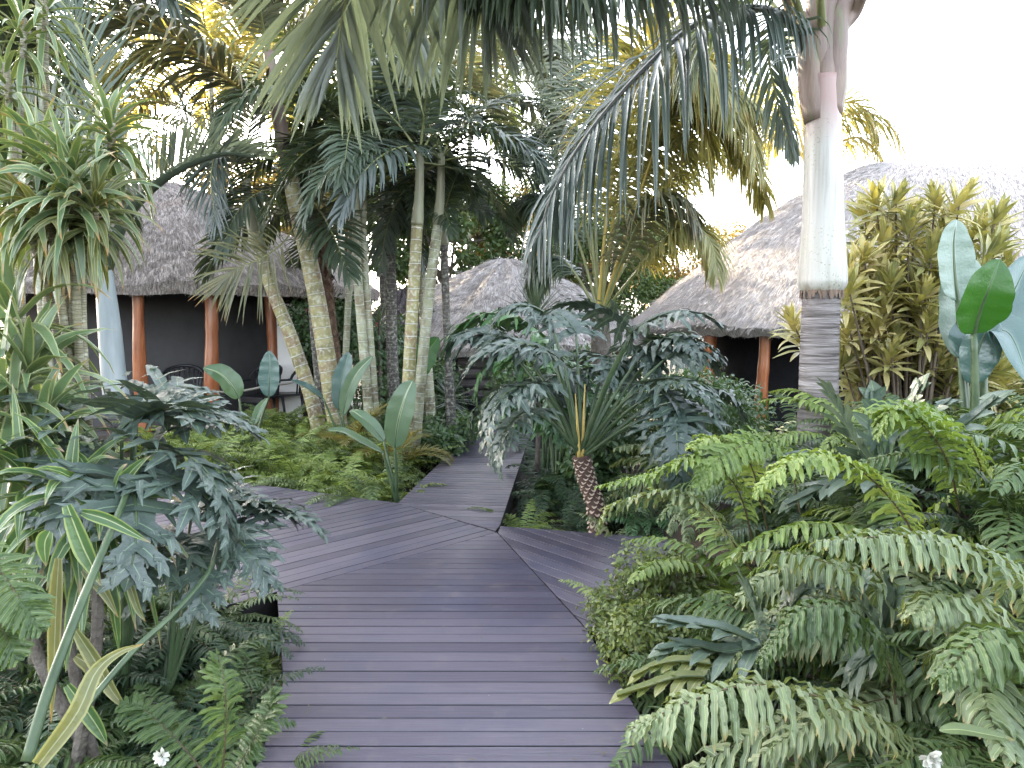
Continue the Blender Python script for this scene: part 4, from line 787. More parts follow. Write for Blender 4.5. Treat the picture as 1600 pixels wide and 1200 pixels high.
palm('cane_palm', 'slim pale ringed palm stem, right of a close pair', 'palm', [W(592, 700, 9.1), W(586, 640, 9.1), W(577, 520, 9.1), W(570, 420, 9.1), W(566, 350, 9.1)], [0.055, 0.05, 0.045], 'stem_g', nf=8, L=1.7, style='deep', group=tall, shaft=[W(566, 352, 9.1), W(568, 290, 9.1), W(572, 230, 9.1)], seed=8, els=(75, -5), bulge=0.1)
palm('cane_palm', 'straight yellow-brown ringed palm stem beside the upright paddle leaf', 'palm', [W(632, 745, 8.6), W(636, 650, 8.6), W(642, 520, 8.6), W(648, 420, 8.6), W(652, 350, 8.6)], [0.078, 0.07, 0.062], 'stem_y', nf=9, L=1.9, style='green', group=tall, shaft=[W(652, 352, 8.6), W(655, 300, 8.6), W(656, 240, 8.6)], seed=9, els=(80, 5), bulge=0.12)
palm('cane_palm', 'pale ringed palm stem with lichen, rightmost of the clump', 'palm', [W(648, 700, 8.9), W(655, 620, 8.9), W(668, 480, 8.9), W(678, 400, 8.9), W(684, 350, 8.9)], [0.066, 0.062, 0.058], 'stem_g', nf=9, L=2.0, style='blue', group=tall, shaft=[W(684, 352, 8.9), W(688, 300, 8.9), W(690, 240, 8.9)], seed=12, els=(78, 0), bulge=0.1)
palm('slender_palm', 'thin dark palm stem standing beside the far walk', 'palm', [W(707, 690, 9.6), W(702, 600, 9.6), W(697, 480, 9.6), W(694, 380, 9.6)], [0.062, 0.05, 0.045], 'stem_d', nf=7, L=1.2, style='deep', shaft=[W(694, 382, 9.6), W(692, 340, 9.6)], seed=13, els=(85, 20), flare=1.3)
palm('slender_palm', 'dark palm stem in shade behind the yellow-brown stem', 'palm', [W(620, 690, 10.4), W(613, 560, 10.4), W(610, 420, 10.4), W(608, 330, 10.4)], [0.085, 0.075, 0.07], 'stem_d', nf=7, L=1.9, style='deep', shaft=[W(608, 332, 10.4), W(607, 280, 10.4)], seed=14, els=(85, 20))
palm('slender_palm', 'thin pale palm stem in front of the dark hedge behind the clump', 'palm', [W(535, 680, 11.2), W(540, 560, 11.2), W(546, 430, 11.2), W(550, 330, 11.2)], [0.05, 0.045], 'stem_g', nf=8, L=1.8, style='deep', seed=15, els=(80, 0))
dp, db = palm('date_palm', 'shaggy brown fibrous palm trunk behind the thickest ringed stem', 'palm', [W(522, 690, 10.2), W(520, 600, 10.2), W(508, 500, 10.2), W(500, 400, 10.2), W(497, 330, 10.2)], [0.155, 0.15, 0.14, 0.14], 'stem_b', nf=9, L=2.1, style='deep', seed=16, els=(85, 10))
mb = MB(); rg = np.random.default_rng(4); k = 420; tt = rg.random(k); pth = spline([W(522, 690, 10.2), W(520, 600, 10.2), W(508, 500, 10.2), W(500, 400, 10.2), W(497, 330, 10.2)], 60) - db
ii = (tt * 58).astype(int); az = rg.random(k) * 6.28; out = np.stack([np.cos(az), np.sin(az), 0 * az], -1)
mb.grids(blades(pth[ii] + out * 0.12, out * 0.5 + UPV * rg.choice([0.9, -0.6], k)[:, None], out, rg.uniform(0.06, 0.16, k), 0.045, [1, 0.8, 0.3], 0.3, 0.2, 3, rg=rg)); obj('fibre', mb.mesh('fibre', M['dead']), dp)
# extra crowns filling the canopy behind the clump (their stems stand among the others)
for i, (px, top, D, nf, L, st, lab) in enumerate((
    (485, 130, 9.9, 7, 1.9, 'deep', 'dark feathery palm behind the reddish crownshaft'),
    (600, 200, 12.0, 8, 2.2, 'deep', 'dark feathery palm filling the gap above the slim pair'),
    (735, 170, 20.0, 11, 3.0, 'green', 'feathery palm standing behind the left of the middle hut roof'),
    (660, 90, 10.8, 10, 2.5, 'olive', 'tall olive-green palm crown highest above the middle of the clump'),
    (790, 120, 21.0, 12, 3.3, 'green', 'tall green palm rising behind the middle hut'),
    (870, 230, 20.0, 11, 2.6, 'green', 'lower green palm behind the right of the middle hut'),
    (330, 110, 18.5, 13, 3.4, 'yellow', 'sunlit golden palm crown rising behind the left hut roof'),
    (530, 60, 18.5, 13, 3.8, 'yellow', 'golden backlit palm behind the clump'),
    (190, 170, 19.0, 11, 3.0, 'olive', 'olive palm crown behind the dome of the left hut'))):
    zt = W(px, top, D); x = zt[0]
    palm('feather_palm', lab, 'palm', [np.array([x + 0.1, D, float(gh(x, D))]), np.array([x - 0.05, D, zt[2] * 0.5]), zt], [0.075, 0.06, 0.055], 'stem_d' if st == 'deep' else 'stem_g', nf=nf, L=L, style=st, seed=30 + i, els=(85, -5), group='feathery palms behind the clump')

for i, (px, py, D_, lab) in enumerate(((548, 715, 8.7, 'young palm with short yellow-green fronds at the foot of the thickest ringed stem'), (612, 715, 8.3, 'small yellow-green palm seedling left of the straight ringed stem'))):
    t = thing('young_palm', lab, 'palm', (W(px, py, D_)[0], D_, float(gh(W(px, py, D_)[0], D_)))); rg_ = random.Random(i)
    for k_ in range(9): place_frond(t, np.array([0, 0, 0.05]), k_ * 137.5, rg_.uniform(50, 82), 0.75 * rg_.uniform(0.8, 1.1), 'yellow')
# ================= golden drooping palm right of centre
yt, yb = palm('drooping_palm', 'arching palm with yellow stalks and long hanging leaflets left of the right hut', 'palm', [W(945, 640, 9.2), W(940, 560, 9.2), W(938, 490, 9.2)], [0.14, 0.13, 0.10], 'bark', nf=0, seed=20)
hh = dict(n=30, nl=120, Wd=0.03, a0=60, a1=32, lift=0.15, droop=2.2, t0=0.25, rad=0.022)
for i, (pts, ms, L) in enumerate((
    ([(942, 480), (975, 380), (1010, 270), (1050, 160), (1085, 90), (1120, 110), (1145, 180)], ('pal_y', 'rach_y'), 0.95),
    ([(938, 480), (985, 400), (1040, 300), (1095, 230), (1140, 220), (1180, 270), (1195, 320)], ('pal_y', 'rach'), 0.8),
    ([(935, 480), (945, 370), (965, 240), (1000, 120), (1040, 50), (1080, 60)], ('pal_y', 'rach_y'), 0.9),
    ([(932, 480), (925, 400), (900, 300), (880, 220), (850, 200), (820, 240)], ('pal', 'rach'), 0.8),
    ([(945, 485), (990, 430), (1035, 380), (1080, 350), (1110, 380), (1120, 430)], ('pal_y', 'rach'), 0.6),
    ([(935, 480), (930, 350), (925, 210), (930, 110), (950, 60), (985, 90)], ('pal', 'rach'), 0.8),
    ([(940, 480), (960, 330), (985, 190), (1030, 100), (1075, 110), (1100, 200), (1110, 280)], ('pal_y', 'rach_y'), 0.9),
    ([(932, 485), (900, 430), (870, 400), (845, 420), (835, 470)], ('pal', 'rach'), 0.5),
    ([(945, 480), (1000, 350), (1060, 260), (1100, 170), (1160, 150), (1220, 200)], ('pal_y', 'rach_y'), 0.7),
    ([(940, 480), (950, 300), (990, 150), (1040, 80), (1090, 50), (1140, 90)], ('pal_o', 'rach'), 0.95), ([(940, 480), (960, 360), (1000, 240), (1060, 180), (1120, 180), (1160, 260)], ('pal_y', 'rach'), 0.9),
    ([(936, 480), (920, 330), (900, 180), (895, 90), (870, 60), (840, 100)], ('pal_o', 'rach'), 0.8), ([(944, 484), (970, 410), (1010, 330), (1060, 310), (1090, 350)], ('pal_o', 'rach'), 0.75), ([(934, 482), (900, 370), (860, 310), (820, 310), (800, 350)], ('pal', 'rach'), 0.6),
    ([(942, 480), (990, 330), (1030, 210), (1080, 130), (1130, 130), (1170, 190), (1180, 250)], ('pal_y', 'rach_y'), 0.9))):
    P = [(a, b, 9.2 + 0.22 * (j_ if i % 2 else -j_)) for j_, (a, b) in enumerate(pts)]
    hero_frond(yt, yb, WP(P, 9), ms, seed=40 + i, L=L, **hh)
# palm seen past the king palm, over the right thatch
qt, qb = palm('drooping_palm', 'far yellow-green palm drooping over the ridge of the right hut, behind the king palm', 'palm', [W(1250, 600, 19.0), W(1255, 400, 19.0), W(1262, 260, 19.0)], [0.14, 0.12, 0.11], 'stem_g', nf=0, seed=21)
for i, pts in enumerate(([(1262, 262), (1290, 200), (1335, 178), (1385, 190), (1415, 240)], [(1262, 262), (1240, 190), (1200, 170), (1160, 200), (1140, 260)], [(1262, 262), (1280, 180), (1320, 160), (1350, 170), (1370, 210)], [(1262, 262), (1235, 210), (1215, 200), (1190, 230)], [(1262, 262), (1300, 230), (1340, 215), (1370, 240), (1385, 280)], [(1262, 262), (1250, 170), (1220, 130), (1180, 140)])):
    hero_frond(qt, qb, WP([(a, b, 19 + (0.3 if i % 2 else -0.3) * j_) for j_, (a, b) in enumerate(pts)], 19), ('pal_y', 'rach_y'), seed=60 + i, L=1.3, Wd=0.05, nl=40, a0=55, a1=30, droop=2.6, t0=0.2, rad=0.04)

# ================= left: palm with blue-grey crownshaft and recurved frond
lt, lb = palm('bottle_palm', 'short palm with smooth blue-grey trunk and stiff recurved frond beside the left hut', 'palm', [W(185, 640, 6.0), W(178, 590, 6.0), W(172, 520, 6.0), W(166, 460, 6.0), W(160, 412, 6.0)], [0.10, 0.092, 0.085, 0.072, 0.065], 'shaft_b', nf=0, seed=23)
mb = MB(); mb.tube(WP([(158, 425), (156, 400), (158, 360), (170, 330)], 6.0) - lb, [0.085, 0.07, 0.055, 0.04], 12); obj('sheath', mb.mesh('sheath', M['stem_b']), lt)
st = dict(n=24, Wd=0.021, a0=50, a1=16, droop=0.25, t0=0.08, seg=3, nl=66, jit=0.08, fold=0.3)
hero_frond(lt, lb, WP([(165, 420, 6.0), (190, 350, 5.9), (230, 300, 5.8), (285, 262, 5.7), (350, 240, 5.6), (400, 245, 5.5)], 6), ('pal_s', 'pal_dk'), seed=71, L=0.52, lift=0.9, rad=0.055, **st)
hero_frond(lt, lb, WP([(160, 400, 6.0), (135, 300, 6.1), (90, 210, 6.2), (30, 150, 6.3), (-40, 140, 6.4)], 6), ('pal_s', 'rach'), seed=72, L=0.6, lift=0.5, rad=0.03, **st)
hero_frond(lt, lb, WP([(160, 395, 6.0), (150, 280, 6.2), (150, 150, 6.4), (120, 40, 6.6), (60, -40, 6.7)], 6), ('pal', 'rach'), seed=74, L=0.55, lift=0.4, rad=0.03, **st)
hero_frond(lt, lb, WP([(162, 400, 6.0), (110, 340, 5.8), (50, 320, 5.6), (-20, 350, 5.5)], 6), ('pal', 'rach'), seed=75, L=0.5, lift=0.4, rad=0.03, **st)
# more palms at top left
for i, (px, top, D, nf, L, stl, lab) in enumerate(((60, -60, 8.5, 12, 2.4, 'blue', 'tall silvery palm crown cut by the top left corner'), (40, 40, 9.8, 10, 2.1, 'green', 'green palm crown behind the variegated dracaena canes'), (-40, 200, 9.5, 11, 2.2, 'deep', 'dark palm crown at the left edge'))):
    zt = W(px, top, D)
    palm('feather_palm', lab, 'palm', [np.array([zt[0] + 0.1, D, float(gh(zt[0], D))]), np.array([zt[0], D, zt[2] * 0.5]), zt], [0.07, 0.055, 0.05], 'stem_g', nf=nf, L=L, style=stl, seed=80 + i, els=(80, 10), group='palms at the top left')

# ================= dracaenas at left
def dracaena(label, base, heads, mat='drac', L=0.42, Wd=0.034, canes=None, cr=0.02, n=34, droop=1.6, seed=1, spread=(8, 118), group=None, cmat='cane', name='dracaena', cat='dracaena', stemh=0.16):
    t = thing(name, label, cat, base, 0, group); rg = np.random.default_rng(seed); base = np.array(base, float)
    for i, hd in enumerate(heads):
        h = np.array(hd[0], float); up = hd[1] if len(hd) > 1 and hd[1] is not None else (rg.normal(0, .15), rg.normal(0, .15), 1); mm = hd[2] if len(hd) > 2 else mat; sc = hd[3] if len(hd) > 3 else 1.0
        mid = hd[4] if len(hd) > 4 else None
        pts = [base + [rg.normal(0, .04), rg.normal(0, .04), 0]] + ([np.array(mid, float)] if mid is not None else [base * 0.5 + h * 0.5 + [rg.normal(0, .05), rg.normal(0, .05), 0]]) + [h - norm(np.array(up, float)) * 0.1, h]
        mb = MB(); mb.tube(spline(pts, 30) - base, np.linspace(cr * 1.15, cr * 0.7, 30), 8); obj('cane', mb.mesh('cane', M[cmat]), t)
        mb = MB(); rosette(mb, h - base, n, L * sc, Wd * sc, up, spread, droop, rg=rg, stemh=stemh, wave=0.004); obj('leaf_crown', mb.mesh('leaf_crown', [M[mm]]), t)
    return t
dracaena('tall variegated dracaena with yellow-edged leaves, highest heads at left', np.append(W(140, 700, 3.5)[:2], 0.05), [
    (W(173, 190, 3.5), (0.02, 0, 1), 'drac', 0.85, W(128, 450, 3.5)), (W(110, 262, 3.4), (-0.15, -0.2, 1), 'drac', 1.0, W(120, 480, 3.45)), (W(62, 232, 3.5), (-0.3, 0.1, 1), 'drac', 0.95, W(105, 460, 3.5)),
    (W(150, 318, 3.3), (0.3, -0.3, 0.8), 'drac_y', 0.8, W(125, 470, 3.5)), (W(60, 330, 3.3), (-0.3, -0.3, 0.8), 'drac_y', 0.85, W(100, 500, 3.45)), (W(14, 290, 3.4), (-0.4, 0, 0.8), 'drac', 1.0, W(85, 500, 3.5)), (W(105, 300, 3.3), (0.1, -0.5, 0.7), 'drac', 0.9, W(115, 500, 3.5))], seed=3, L=0.38, Wd=0.042, cr=0.019, n=44, droop=2.0)
dracaena('bushy green dracaena with striped leaves at the left edge, mid height', np.append(W(30, 800, 3.2)[:2], 0.05), [
    (W(20, 480, 3.3), (-0.2, 0, 1)), (W(45, 575, 3.2), (0.3, -0.1, 0.9)), (W(0, 620, 3.1), (-0.2, -0.3, 0.9)), (W(60, 670, 3.1), (0.4, -0.1, 0.8))], 'drac', seed=5, L=0.5, Wd=0.05, cr=0.022, n=36, droop=1.7)
dracaena('dracaena with yellowing hanging leaves in the lower left corner', np.append(W(105, 1150, 2.5)[:2], 0.05), [
    (W(110, 760, 2.7), (0.1, -0.2, 1)), (W(40, 740, 2.8), (-0.2, -0.1, 1)), (W(165, 800, 2.7), (0.4, -0.2, 0.8))], 'drac_d', seed=6, L=0.42, Wd=0.05, cr=0.02, n=30, droop=2.1, spread=(15, 130), cmat='bark')
dracaena('slim dracaena with pale leaves in the top left corner', np.append(W(20, 800, 4.2)[:2], 0.0), [(W(35, 40, 4.2), (0, 0, 1)), (W(5, 110, 4.1), (-0.2, 0, 1)), (W(75, 0, 4.3), (0.2, 0, 1))], 'drac', seed=7, L=0.4, Wd=0.03, cr=0.02, n=26)
# loose stems leaning at lower left: cut green stalk and folded yellow leaf
def strap(mb, pts, Dp, wpx, b, mat=0, prof=(0.5, 0.85, 1, 1, 0.9, 0.7, 0.4, 0.03), nrm=(0.15, -1, 0.25)):
    P = spline(WP(pts, Dp) - b, 16); T = frames(P)[0]; S = norm(np.cross(T, np.array(nrm, float))); U = np.cross(S, T)
    wd = wpx * Dp / F / 2 * np.interp(np.linspace(0, 1, 16), np.linspace(0, 1, len(prof)), prof)
    mb.grids((P[:, None] + S[:, None] * (np.linspace(-1, 1, 5)[None, :] * wd[:, None])[..., None] + U[:, None] * (np.abs(np.linspace(-1, 1, 5))[None, :] * 0.35 * wd[:, None])[..., None])[None], mat)
b_ = W(55, 1180, 1.9); t = thing('strap_leaf', 'long folded yellow-green leaf reaching up from the lower left corner', 'leaf', b_); mb = MB()
strap(mb, [(60, 1195, 1.85), (120, 1115, 1.88), (150, 1050, 1.92), (185, 1020, 1.95), (225, 1006, 2.0)], 1.9, 27, b_, prof=(0.8, 1, 1.1, 1, 0.7, 0.5, 0.3, 0.03)); obj('blade', mb.mesh('blade', [M['drac_y']]), t)
t = bpy.data.objects['dracaena.002']; b_ = np.array(t.location)
for i_, (pts, w_, m_) in enumerate((([(92, 872), (88, 940), (84, 1040), (80, 1130)], 22, 'drac_y'), ([(78, 830), (70, 850), (72, 885)], 26, 'drac_d'), ([(105, 790), (128, 850), (142, 880), (158, 915)], 30, 'drac_d'), ([(128, 800), (175, 815), (235, 848)], 20, 'drac_d'),
    ([(118, 985), (150, 1035), (175, 1080), (202, 1112)], 24, 'drac_y'), ([(105, 1070), (135, 1110), (155, 1140), (168, 1165)], 26, 'drac_d'), ([(130, 890), (160, 920), (185, 965)], 18, 'drac_y'), ([(150, 870), (195, 900), (215, 950), (228, 972)], 14, 'drac_y'), ([(60, 800), (20, 850), (-5, 900)], 26, 'drac_d'), ([(118, 1025), (138, 1040), (150, 1075)], 20, 'drac_y'))):
    mb = MB(); strap(mb, pts, 2.35 + 0.03 * i_, w_, b_); obj('leaf', mb.mesh('leaf', [M[m_]]), t)

# ================= philodendrons
PHV = []
for i in range(6):
    rg = np.random.default_rng(500 + i); mb = MB(); lobed_leaf(mb, arc(0.5, 25, 75 + i * 8, 12, rg.uniform(-.3, .3)), 0.52, 8 + i % 3, rg=rg, droop=0.7 + 0.12 * i, a1=28); PHV.append(mb)
PHV2 = []
for i in range(5):
    rg = np.random.default_rng(540 + i); mb = MB(); lobed_leaf(mb, arc(0.5, 22, 62 + i * 8, 12, rg.uniform(-.3, .3)), 0.66, 6 + i % 2, rg=rg, droop=0.45 + 0.1 * i, a0=100, a1=30, jag=0.12, wf=0.95, lift=0.22); PHV2.append(mb)
def philodendron(label, base, leaves, trunk=None, seed=1, mat='philo', pr=0.012, group=None, name='philodendron', cat='philodendron', ptl_from=None, sc=1.0, wide=False):
    """leaves: (tip-of-petiole point, azimuth deg, tilt deg, size)"""
    base = np.array(base, float); t = thing(name, label, cat, base, 0, group); rg = np.random.default_rng(seed); top = np.zeros(3)
    if trunk is not None:
        P = spline(np.array(trunk, float) - base, 40); mb = MB(); mb.tube(P, np.linspace(0.062, 0.07, 40), 14)
        nsc = 16 * 9; az = np.arange(nsc) * 2.39996; q = np.linspace(0.03, 0.97, nsc); ii = (q * 39).astype(int); out = np.stack([np.cos(az), np.sin(az), 0 * az], -1)
        obj('trunk', mb.mesh('trunk', M['scar']), t); mb = MB()
        mb.grids(blades(P[ii] + out * 0.052 + UPV * 0.015, out * 0.75 - UPV * 0.5, out * 0.4 + UPV * 0.8, 0.034, 0.040, [0.7, 1.0, 0.9, 0.3], 0.2, 0.15, 3, rg=rg)); obj('leaf_scars', mb.mesh('leaf_scars', M['scar2']), t); top = P[-1]
    for i, (pt, az, el, s) in enumerate(leaves):
        pt = np.array(pt, float) - base; me = PHM2[(i + seed) % len(PHM2)] if wide else PHM[(i + seed) % len(PHM)][mat]
        st_ = top + rg.normal(0, 0.012, 3); mid = st_ * 0.45 + pt * 0.55 + UPV * (0.06 * np.linalg.norm(pt - st_))
        mb = MB(); mb.tube(spline([st_, mid, pt], 14), np.linspace(pr * 1.5, pr * 0.75, 14), 7); lf = obj('leaf', me, t, pt, (R(rg.uniform(-15, 15)), R(-el), R(az)), s * sc)
        lf.rotation_euler = (R(float(rg.uniform(-18, 18))), R(-el), R(az)); pe = obj('petiole', mb.mesh('petiole', M['ptl']), t)
    return t
PHM = [{k: mb.mesh('leaf', stalk_mats(k, 'ptl')) for k in ('philo', 'philo_g', 'lobed')} for mb in PHV]
PHM2 = [mb.mesh('leaf', stalk_mats('philo', 'ptl')) for mb in PHV2]
# the trunked one beside the boardwalk, right of centre
D = 5.75
tb = np.append(W(935, 830, D)[:2], -0.12)
philodendron('tree philodendron with scarred brown trunk and huge split blue-green leaves right of the far walk', tb, [
    (W(868, 560, 5.5), 200, 10, 1.35), (W(862, 560, 5.9), 150, 10, 1.3), (W(845, 600, 5.4), 215, -20, 1.35), (W(815, 545, 6.3), 180, 15, 1.3), (W(985, 522, 5.4), 175, 25, 1.2), (W(990, 520, 5.5), 350, 15, 1.3),
    (W(1010, 600, 5.4), 330, -5, 1.2), (W(1030, 610, 5.5), 290, -30, 1.25), (W(1050, 640, 5.3), 270, -40, 1.2), (W(860, 500, 6.2), 190, 20, 1.1), (W(900, 520, 6.4), 120, 20, 1.2), (W(1070, 610, 5.8), 0, -15, 1.1), (W(830, 640, 5.5), 225, -35, 1.1), (W(1040, 560, 5.9), 20, 5, 1.1)] + [(W(780 + 300 * ((i * 0.618) % 1), 530 + 100 * ((i * 0.37) % 1), 6.2 + 0.5 * ((i * 0.73) % 1)), 180 + 180 * ((i * 0.618) % 1) - 20, 5 - 35 * ((i * 0.37) % 1), 1.15) for i in range(12)],
    trunk=[tb, W(930, 790, D), W(917, 750, D), W(908, 712, D)], seed=2, sc=1.0)
mb = MB()   # unopened yellow leaf spikes
t = C.objects[-1].parent if C.objects[-1].parent else None
for pts in ([(905, 715), (902, 660), (899, 615)], [(910, 715), (912, 650), (914, 600)]):
    mb.tube(spline(WP(pts, 5.72) - tb, 12), np.linspace(0.017, 0.003, 12), 7)
obj('leaf_spike', mb.mesh('leaf_spike', M['rach_y']), bpy.data.objects['philodendron'])
# behind it, a green-leaved mass
philodendron('dark green split-leaved philodendron mound between the tree philodendron and the middle hut', np.append(W(870, 640, 7.4)[:2], -0.2), [
    (W(880 + 30 * math.cos(i * 1.9), 585 - 12 * i + 90, 7.2 + 0.12 * (i % 3)), i * 137, 10 - i, 1.3) for i in range(10)], seed=3, mat='philo_g')
philodendron('long split philodendron leaf arching out left over the end of the far walk', np.append(W(850, 700, 8.2)[:2], -0.2), [(W(850, 530, 8.0), 175, 18, 2.3), (W(850, 560, 8.0), 185, -5, 1.9), (W(862, 545, 8.4), 140, 20, 1.6), (W(870, 600, 7.8), 200, -20, 1.6)], seed=4, mat='philo_g')
# left bluish group
LD = 3.1
philodendron('blue-green split-leaved philodendron at left, in front of the hut posts', np.append(W(190, 1000, LD)[:2], 0.0), [
    (W(210, 655, 3.0), 330, 5, 0.85), (W(190, 670, 3.05), 10, 10, 0.9), (W(150, 690, 2.9), 200, -5, 0.8), (W(230, 700, 2.9), 345, -20, 0.9), (W(240, 740, 2.8), 0, -30, 0.85), (W(200, 740, 2.75), 300, -45, 0.85), (W(170, 720, 2.8), 250, -40, 0.8), (W(250, 680, 3.2), 20, 5, 0.85), (W(130, 655, 3.2), 170, 15, 0.8), (W(215, 640, 3.3), 60, 20, 0.8)], seed=5, mat='philo', pr=0.009, wide=True)
philodendron('low violet-blue split-leaved philodendron overhanging the left branch of the boardwalk', np.append(W(250, 980, 3.1)[:2], 0.0), [
    (W(300, 800, 3.3), 350, 5, 0.75), (W(330, 800, 3.2), 10, 0, 0.75), (W(340, 830, 3.1), 330, -20, 0.7), (W(290, 790, 3.5), 40, 10, 0.75), (W(320, 840, 3.0), 290, -35, 0.7), (W(385, 805, 3.3), 355, -5, 0.7), (W(290, 840, 3.0), 240, -30, 0.7)], seed=6, mat='philo', pr=0.008, wide=True)
mb = MB(); t0_ = W(50, 1185, 2.0); mb.tube(spline(WP([(42, 1190, 1.95), (75, 1080, 2.05), (120, 960, 2.2), (165, 850, 2.4), (215, 730, 2.75)], 2) - t0_, 24), np.linspace(0.016, 0.010, 24), 10)
o = obj('leaf_stalk', mb.mesh('leaf_stalk', M['ptl']), None, t0_); tag(o, 'thick green leaf stalk leaning up from the lower left corner', 'stalk')
mb = MB(); t0_ = W(150, 1060, 2.3); mb.tube(spline(WP([(95, 1160, 2.2), (150, 1085, 2.3), (215, 1010, 2.4), (270, 960, 2.5), (325, 895, 2.7), (340, 850, 2.9)], 2) - t0_, 20), np.linspace(0.011, 0.008, 20), 10)
o = obj('leaf_stalk', mb.mesh('leaf_stalk', M['ptl']), None, t0_); tag(o, 'green leaf stalk slanting up to the low violet-blue leaves', 'stalk')

# ================= paddle-leaved plants
def paddles(label, base, lv, name='paddle_plant', cat='plant', mat='pad', group=None, rad=0.012):
    base = np.array(base, float); t = thing(name, label, cat, base, 0, group)
    for i, (pts, wd, mt, rl) in enumerate(lv):
        P = np.array(pts) - base; mb = MB(); d0 = P[0]; pet = [np.array([0.02 * (i % 3 - 1), 0, 0]), d0 * 0.6 + np.array([0, 0, 0.02]), d0]
        paddle(mb, P, wd, pet=pet, rg=np.random.default_rng(i + len(label)), nrm=rl, rad=rad); obj('leaf', mb.mesh('leaf', stalk_mats(mt or mat, 'ptl')), t)
    return t
paddles('paddle-leaved plant at the fork, with one broad upright leaf and one lying flat', np.append(W(622, 775, 6.9)[:2], -0.15), [
    (WP([(617, 700, 6.8), (622, 660, 6.75), (633, 620, 6.75), (645, 594, 6.8)], 6.8), 0.24, None, (0, -1, 0.3)), (WP([(598, 706, 6.8), (565, 690, 6.7), (535, 675, 6.6), (512, 672, 6.5)], 6.8), 0.15, None, (0, -0.45, 1)), (WP([(600, 690, 7.0), (580, 665, 7.1), (560, 648, 7.2), (548, 640, 7.3)], 7), 0.15, None, (0, -0.45, 1))], rad=0.012)
paddles('paddle-leaved plant in front of the black chairs', np.append(W(385, 690, 8.6)[:2], -0.1), [
    (WP([(374, 622, 8.6), (360, 600, 8.55), (342, 583, 8.5), (318, 574, 8.5)], 8.6), 0.27, None, (0.1, -0.75, 0.9)), (WP([(420, 620, 8.7), (421, 595, 8.7), (422, 570, 8.7), (420, 548, 8.7)], 8.6), 0.24, 'pad_d', (0, -1, 0.3)), (WP([(395, 665, 8.6), (405, 640, 8.6), (418, 622, 8.6)], 8.6), 0.1, None, (0, -1, 0.3))], rad=0.014)
paddles('paddle leaves standing between the ringed palm stems', np.append(W(545, 690, 8.8)[:2], -0.1), [
    (WP([(535, 650, 8.8), (545, 610, 8.8), (560, 580, 8.8), (583, 556, 8.8)], 8.8), 0.17, None, (0, -1, 0.3)), (WP([(528, 640, 9.0), (532, 600, 9.0), (540, 570, 9.0), (545, 550, 9.0)], 9), 0.2, 'pad_d', (0, -1, 0.3)), (WP([(505, 622, 8.7), (480, 606, 8.6), (455, 594, 8.5)], 8.7), 0.17, 'pad_d', (0, -0.45, 1))])
paddles('bright green translucent paddle leaf right of the ringed stems', np.append(W(650, 640, 9.3)[:2], -0.1), [(WP([(648, 590, 9.3), (655, 570, 9.3), (668, 550, 9.3), (685, 527, 9.3)], 9.3), 0.33, 'pad_g', (0, -1, 0.3))], rad=0.014)
paddles('banana-like plant at the right edge with one bright green leaf and pale waxy leaves', np.append(W(1540, 640, 4.2)[:2], 0.2), [
    (WP([(1522, 522, 4.2), (1530, 490, 4.15), (1545, 450, 4.1), (1563, 405, 4.1)], 4.2), 0.28, 'pad_g', (0, -1, 0.3)), (WP([(1497, 470, 4.5), (1492, 430, 4.5), (1490, 380, 4.5), (1495, 343, 4.5)], 4.5), 0.22, 'pad_p', (0, -1, 0.3)),
    (WP([(1500, 560, 4.4), (1530, 530, 4.4), (1575, 520, 4.3), (1610, 600, 4.1)], 4.5), 0.32, 'pad_d', (0.1, -0.75, 0.9)), (WP([(1505, 560, 4.6), (1502, 500, 4.6), (1505, 440, 4.6), (1515, 400, 4.6)], 4.5), 0.32, 'pad_p', (0, -1, 0.3)),
    (WP([(1540, 500, 4.7), (1575, 470, 4.7), (1610, 400, 4.8)], 4.5), 0.28, 'pad_d', (0, -1, 0.3)), (WP([(1520, 600, 4.3), (1525, 560, 4.3), (1540, 520, 4.3), (1560, 500, 4.3)], 4.5), 0.22, 'pad_d', (0, -1, 0.3))], name='banana_plant', rad=0.02)

# ================= spiky plants
def spiky(label, c, base, n, L, mat, seed, droop=0.3, Wd=0.014, cr=0.03, sp=(5, 120)):
    base = np.array(base, float); t = thing('spiky_plant', label, 'plant', base); rg = np.random.default_rng(seed); mb = MB()
    mb.tube(spline([np.zeros(3), (np.array(c) - base) * 0.5 + [0.02, 0, 0], np.array(c) - base], 16), np.linspace(cr, cr * 0.7, 16), 8); obj('stem', mb.mesh('stem', M['bark']), t)
    mb = MB(); rosette(mb, np.array(c) - base, n, L, Wd, (0.05, -0.05, 1), sp, droop, [0.7, 1, 0.8, 0.05], rg=rg, stemh=0.1); obj('leaf_crown', mb.mesh('leaf_crown', [M[mat]]), t)
spiky('upright sword-leaved plant in front of the middle thatch, right of the far walk', W(838, 490, 8.5), np.append(W(840, 640, 8.5)[:2], -0.2), 60, 0.55, 'pal', 1, 0.2, 0.02)
spiky('small spiky plant on a stem left of the middle thatch', W(664, 470, 11.0), np.append(W(664, 640, 11.0)[:2], -0.5), 50, 0.42, 'pal', 2)
spiky('low silver spiky rosette beside the thin dark palm stem', W(705, 618, 9.9), np.append(W(705, 660, 9.9)[:2], -0.3), 60, 0.45, 'pal_b', 3, 0.15)
spiky('spiky plant behind the ringed palm stems in shade', W(592, 500, 11.5), np.append(W(592, 640, 11.5)[:2], -0.4), 50, 0.45, 'pal', 4)

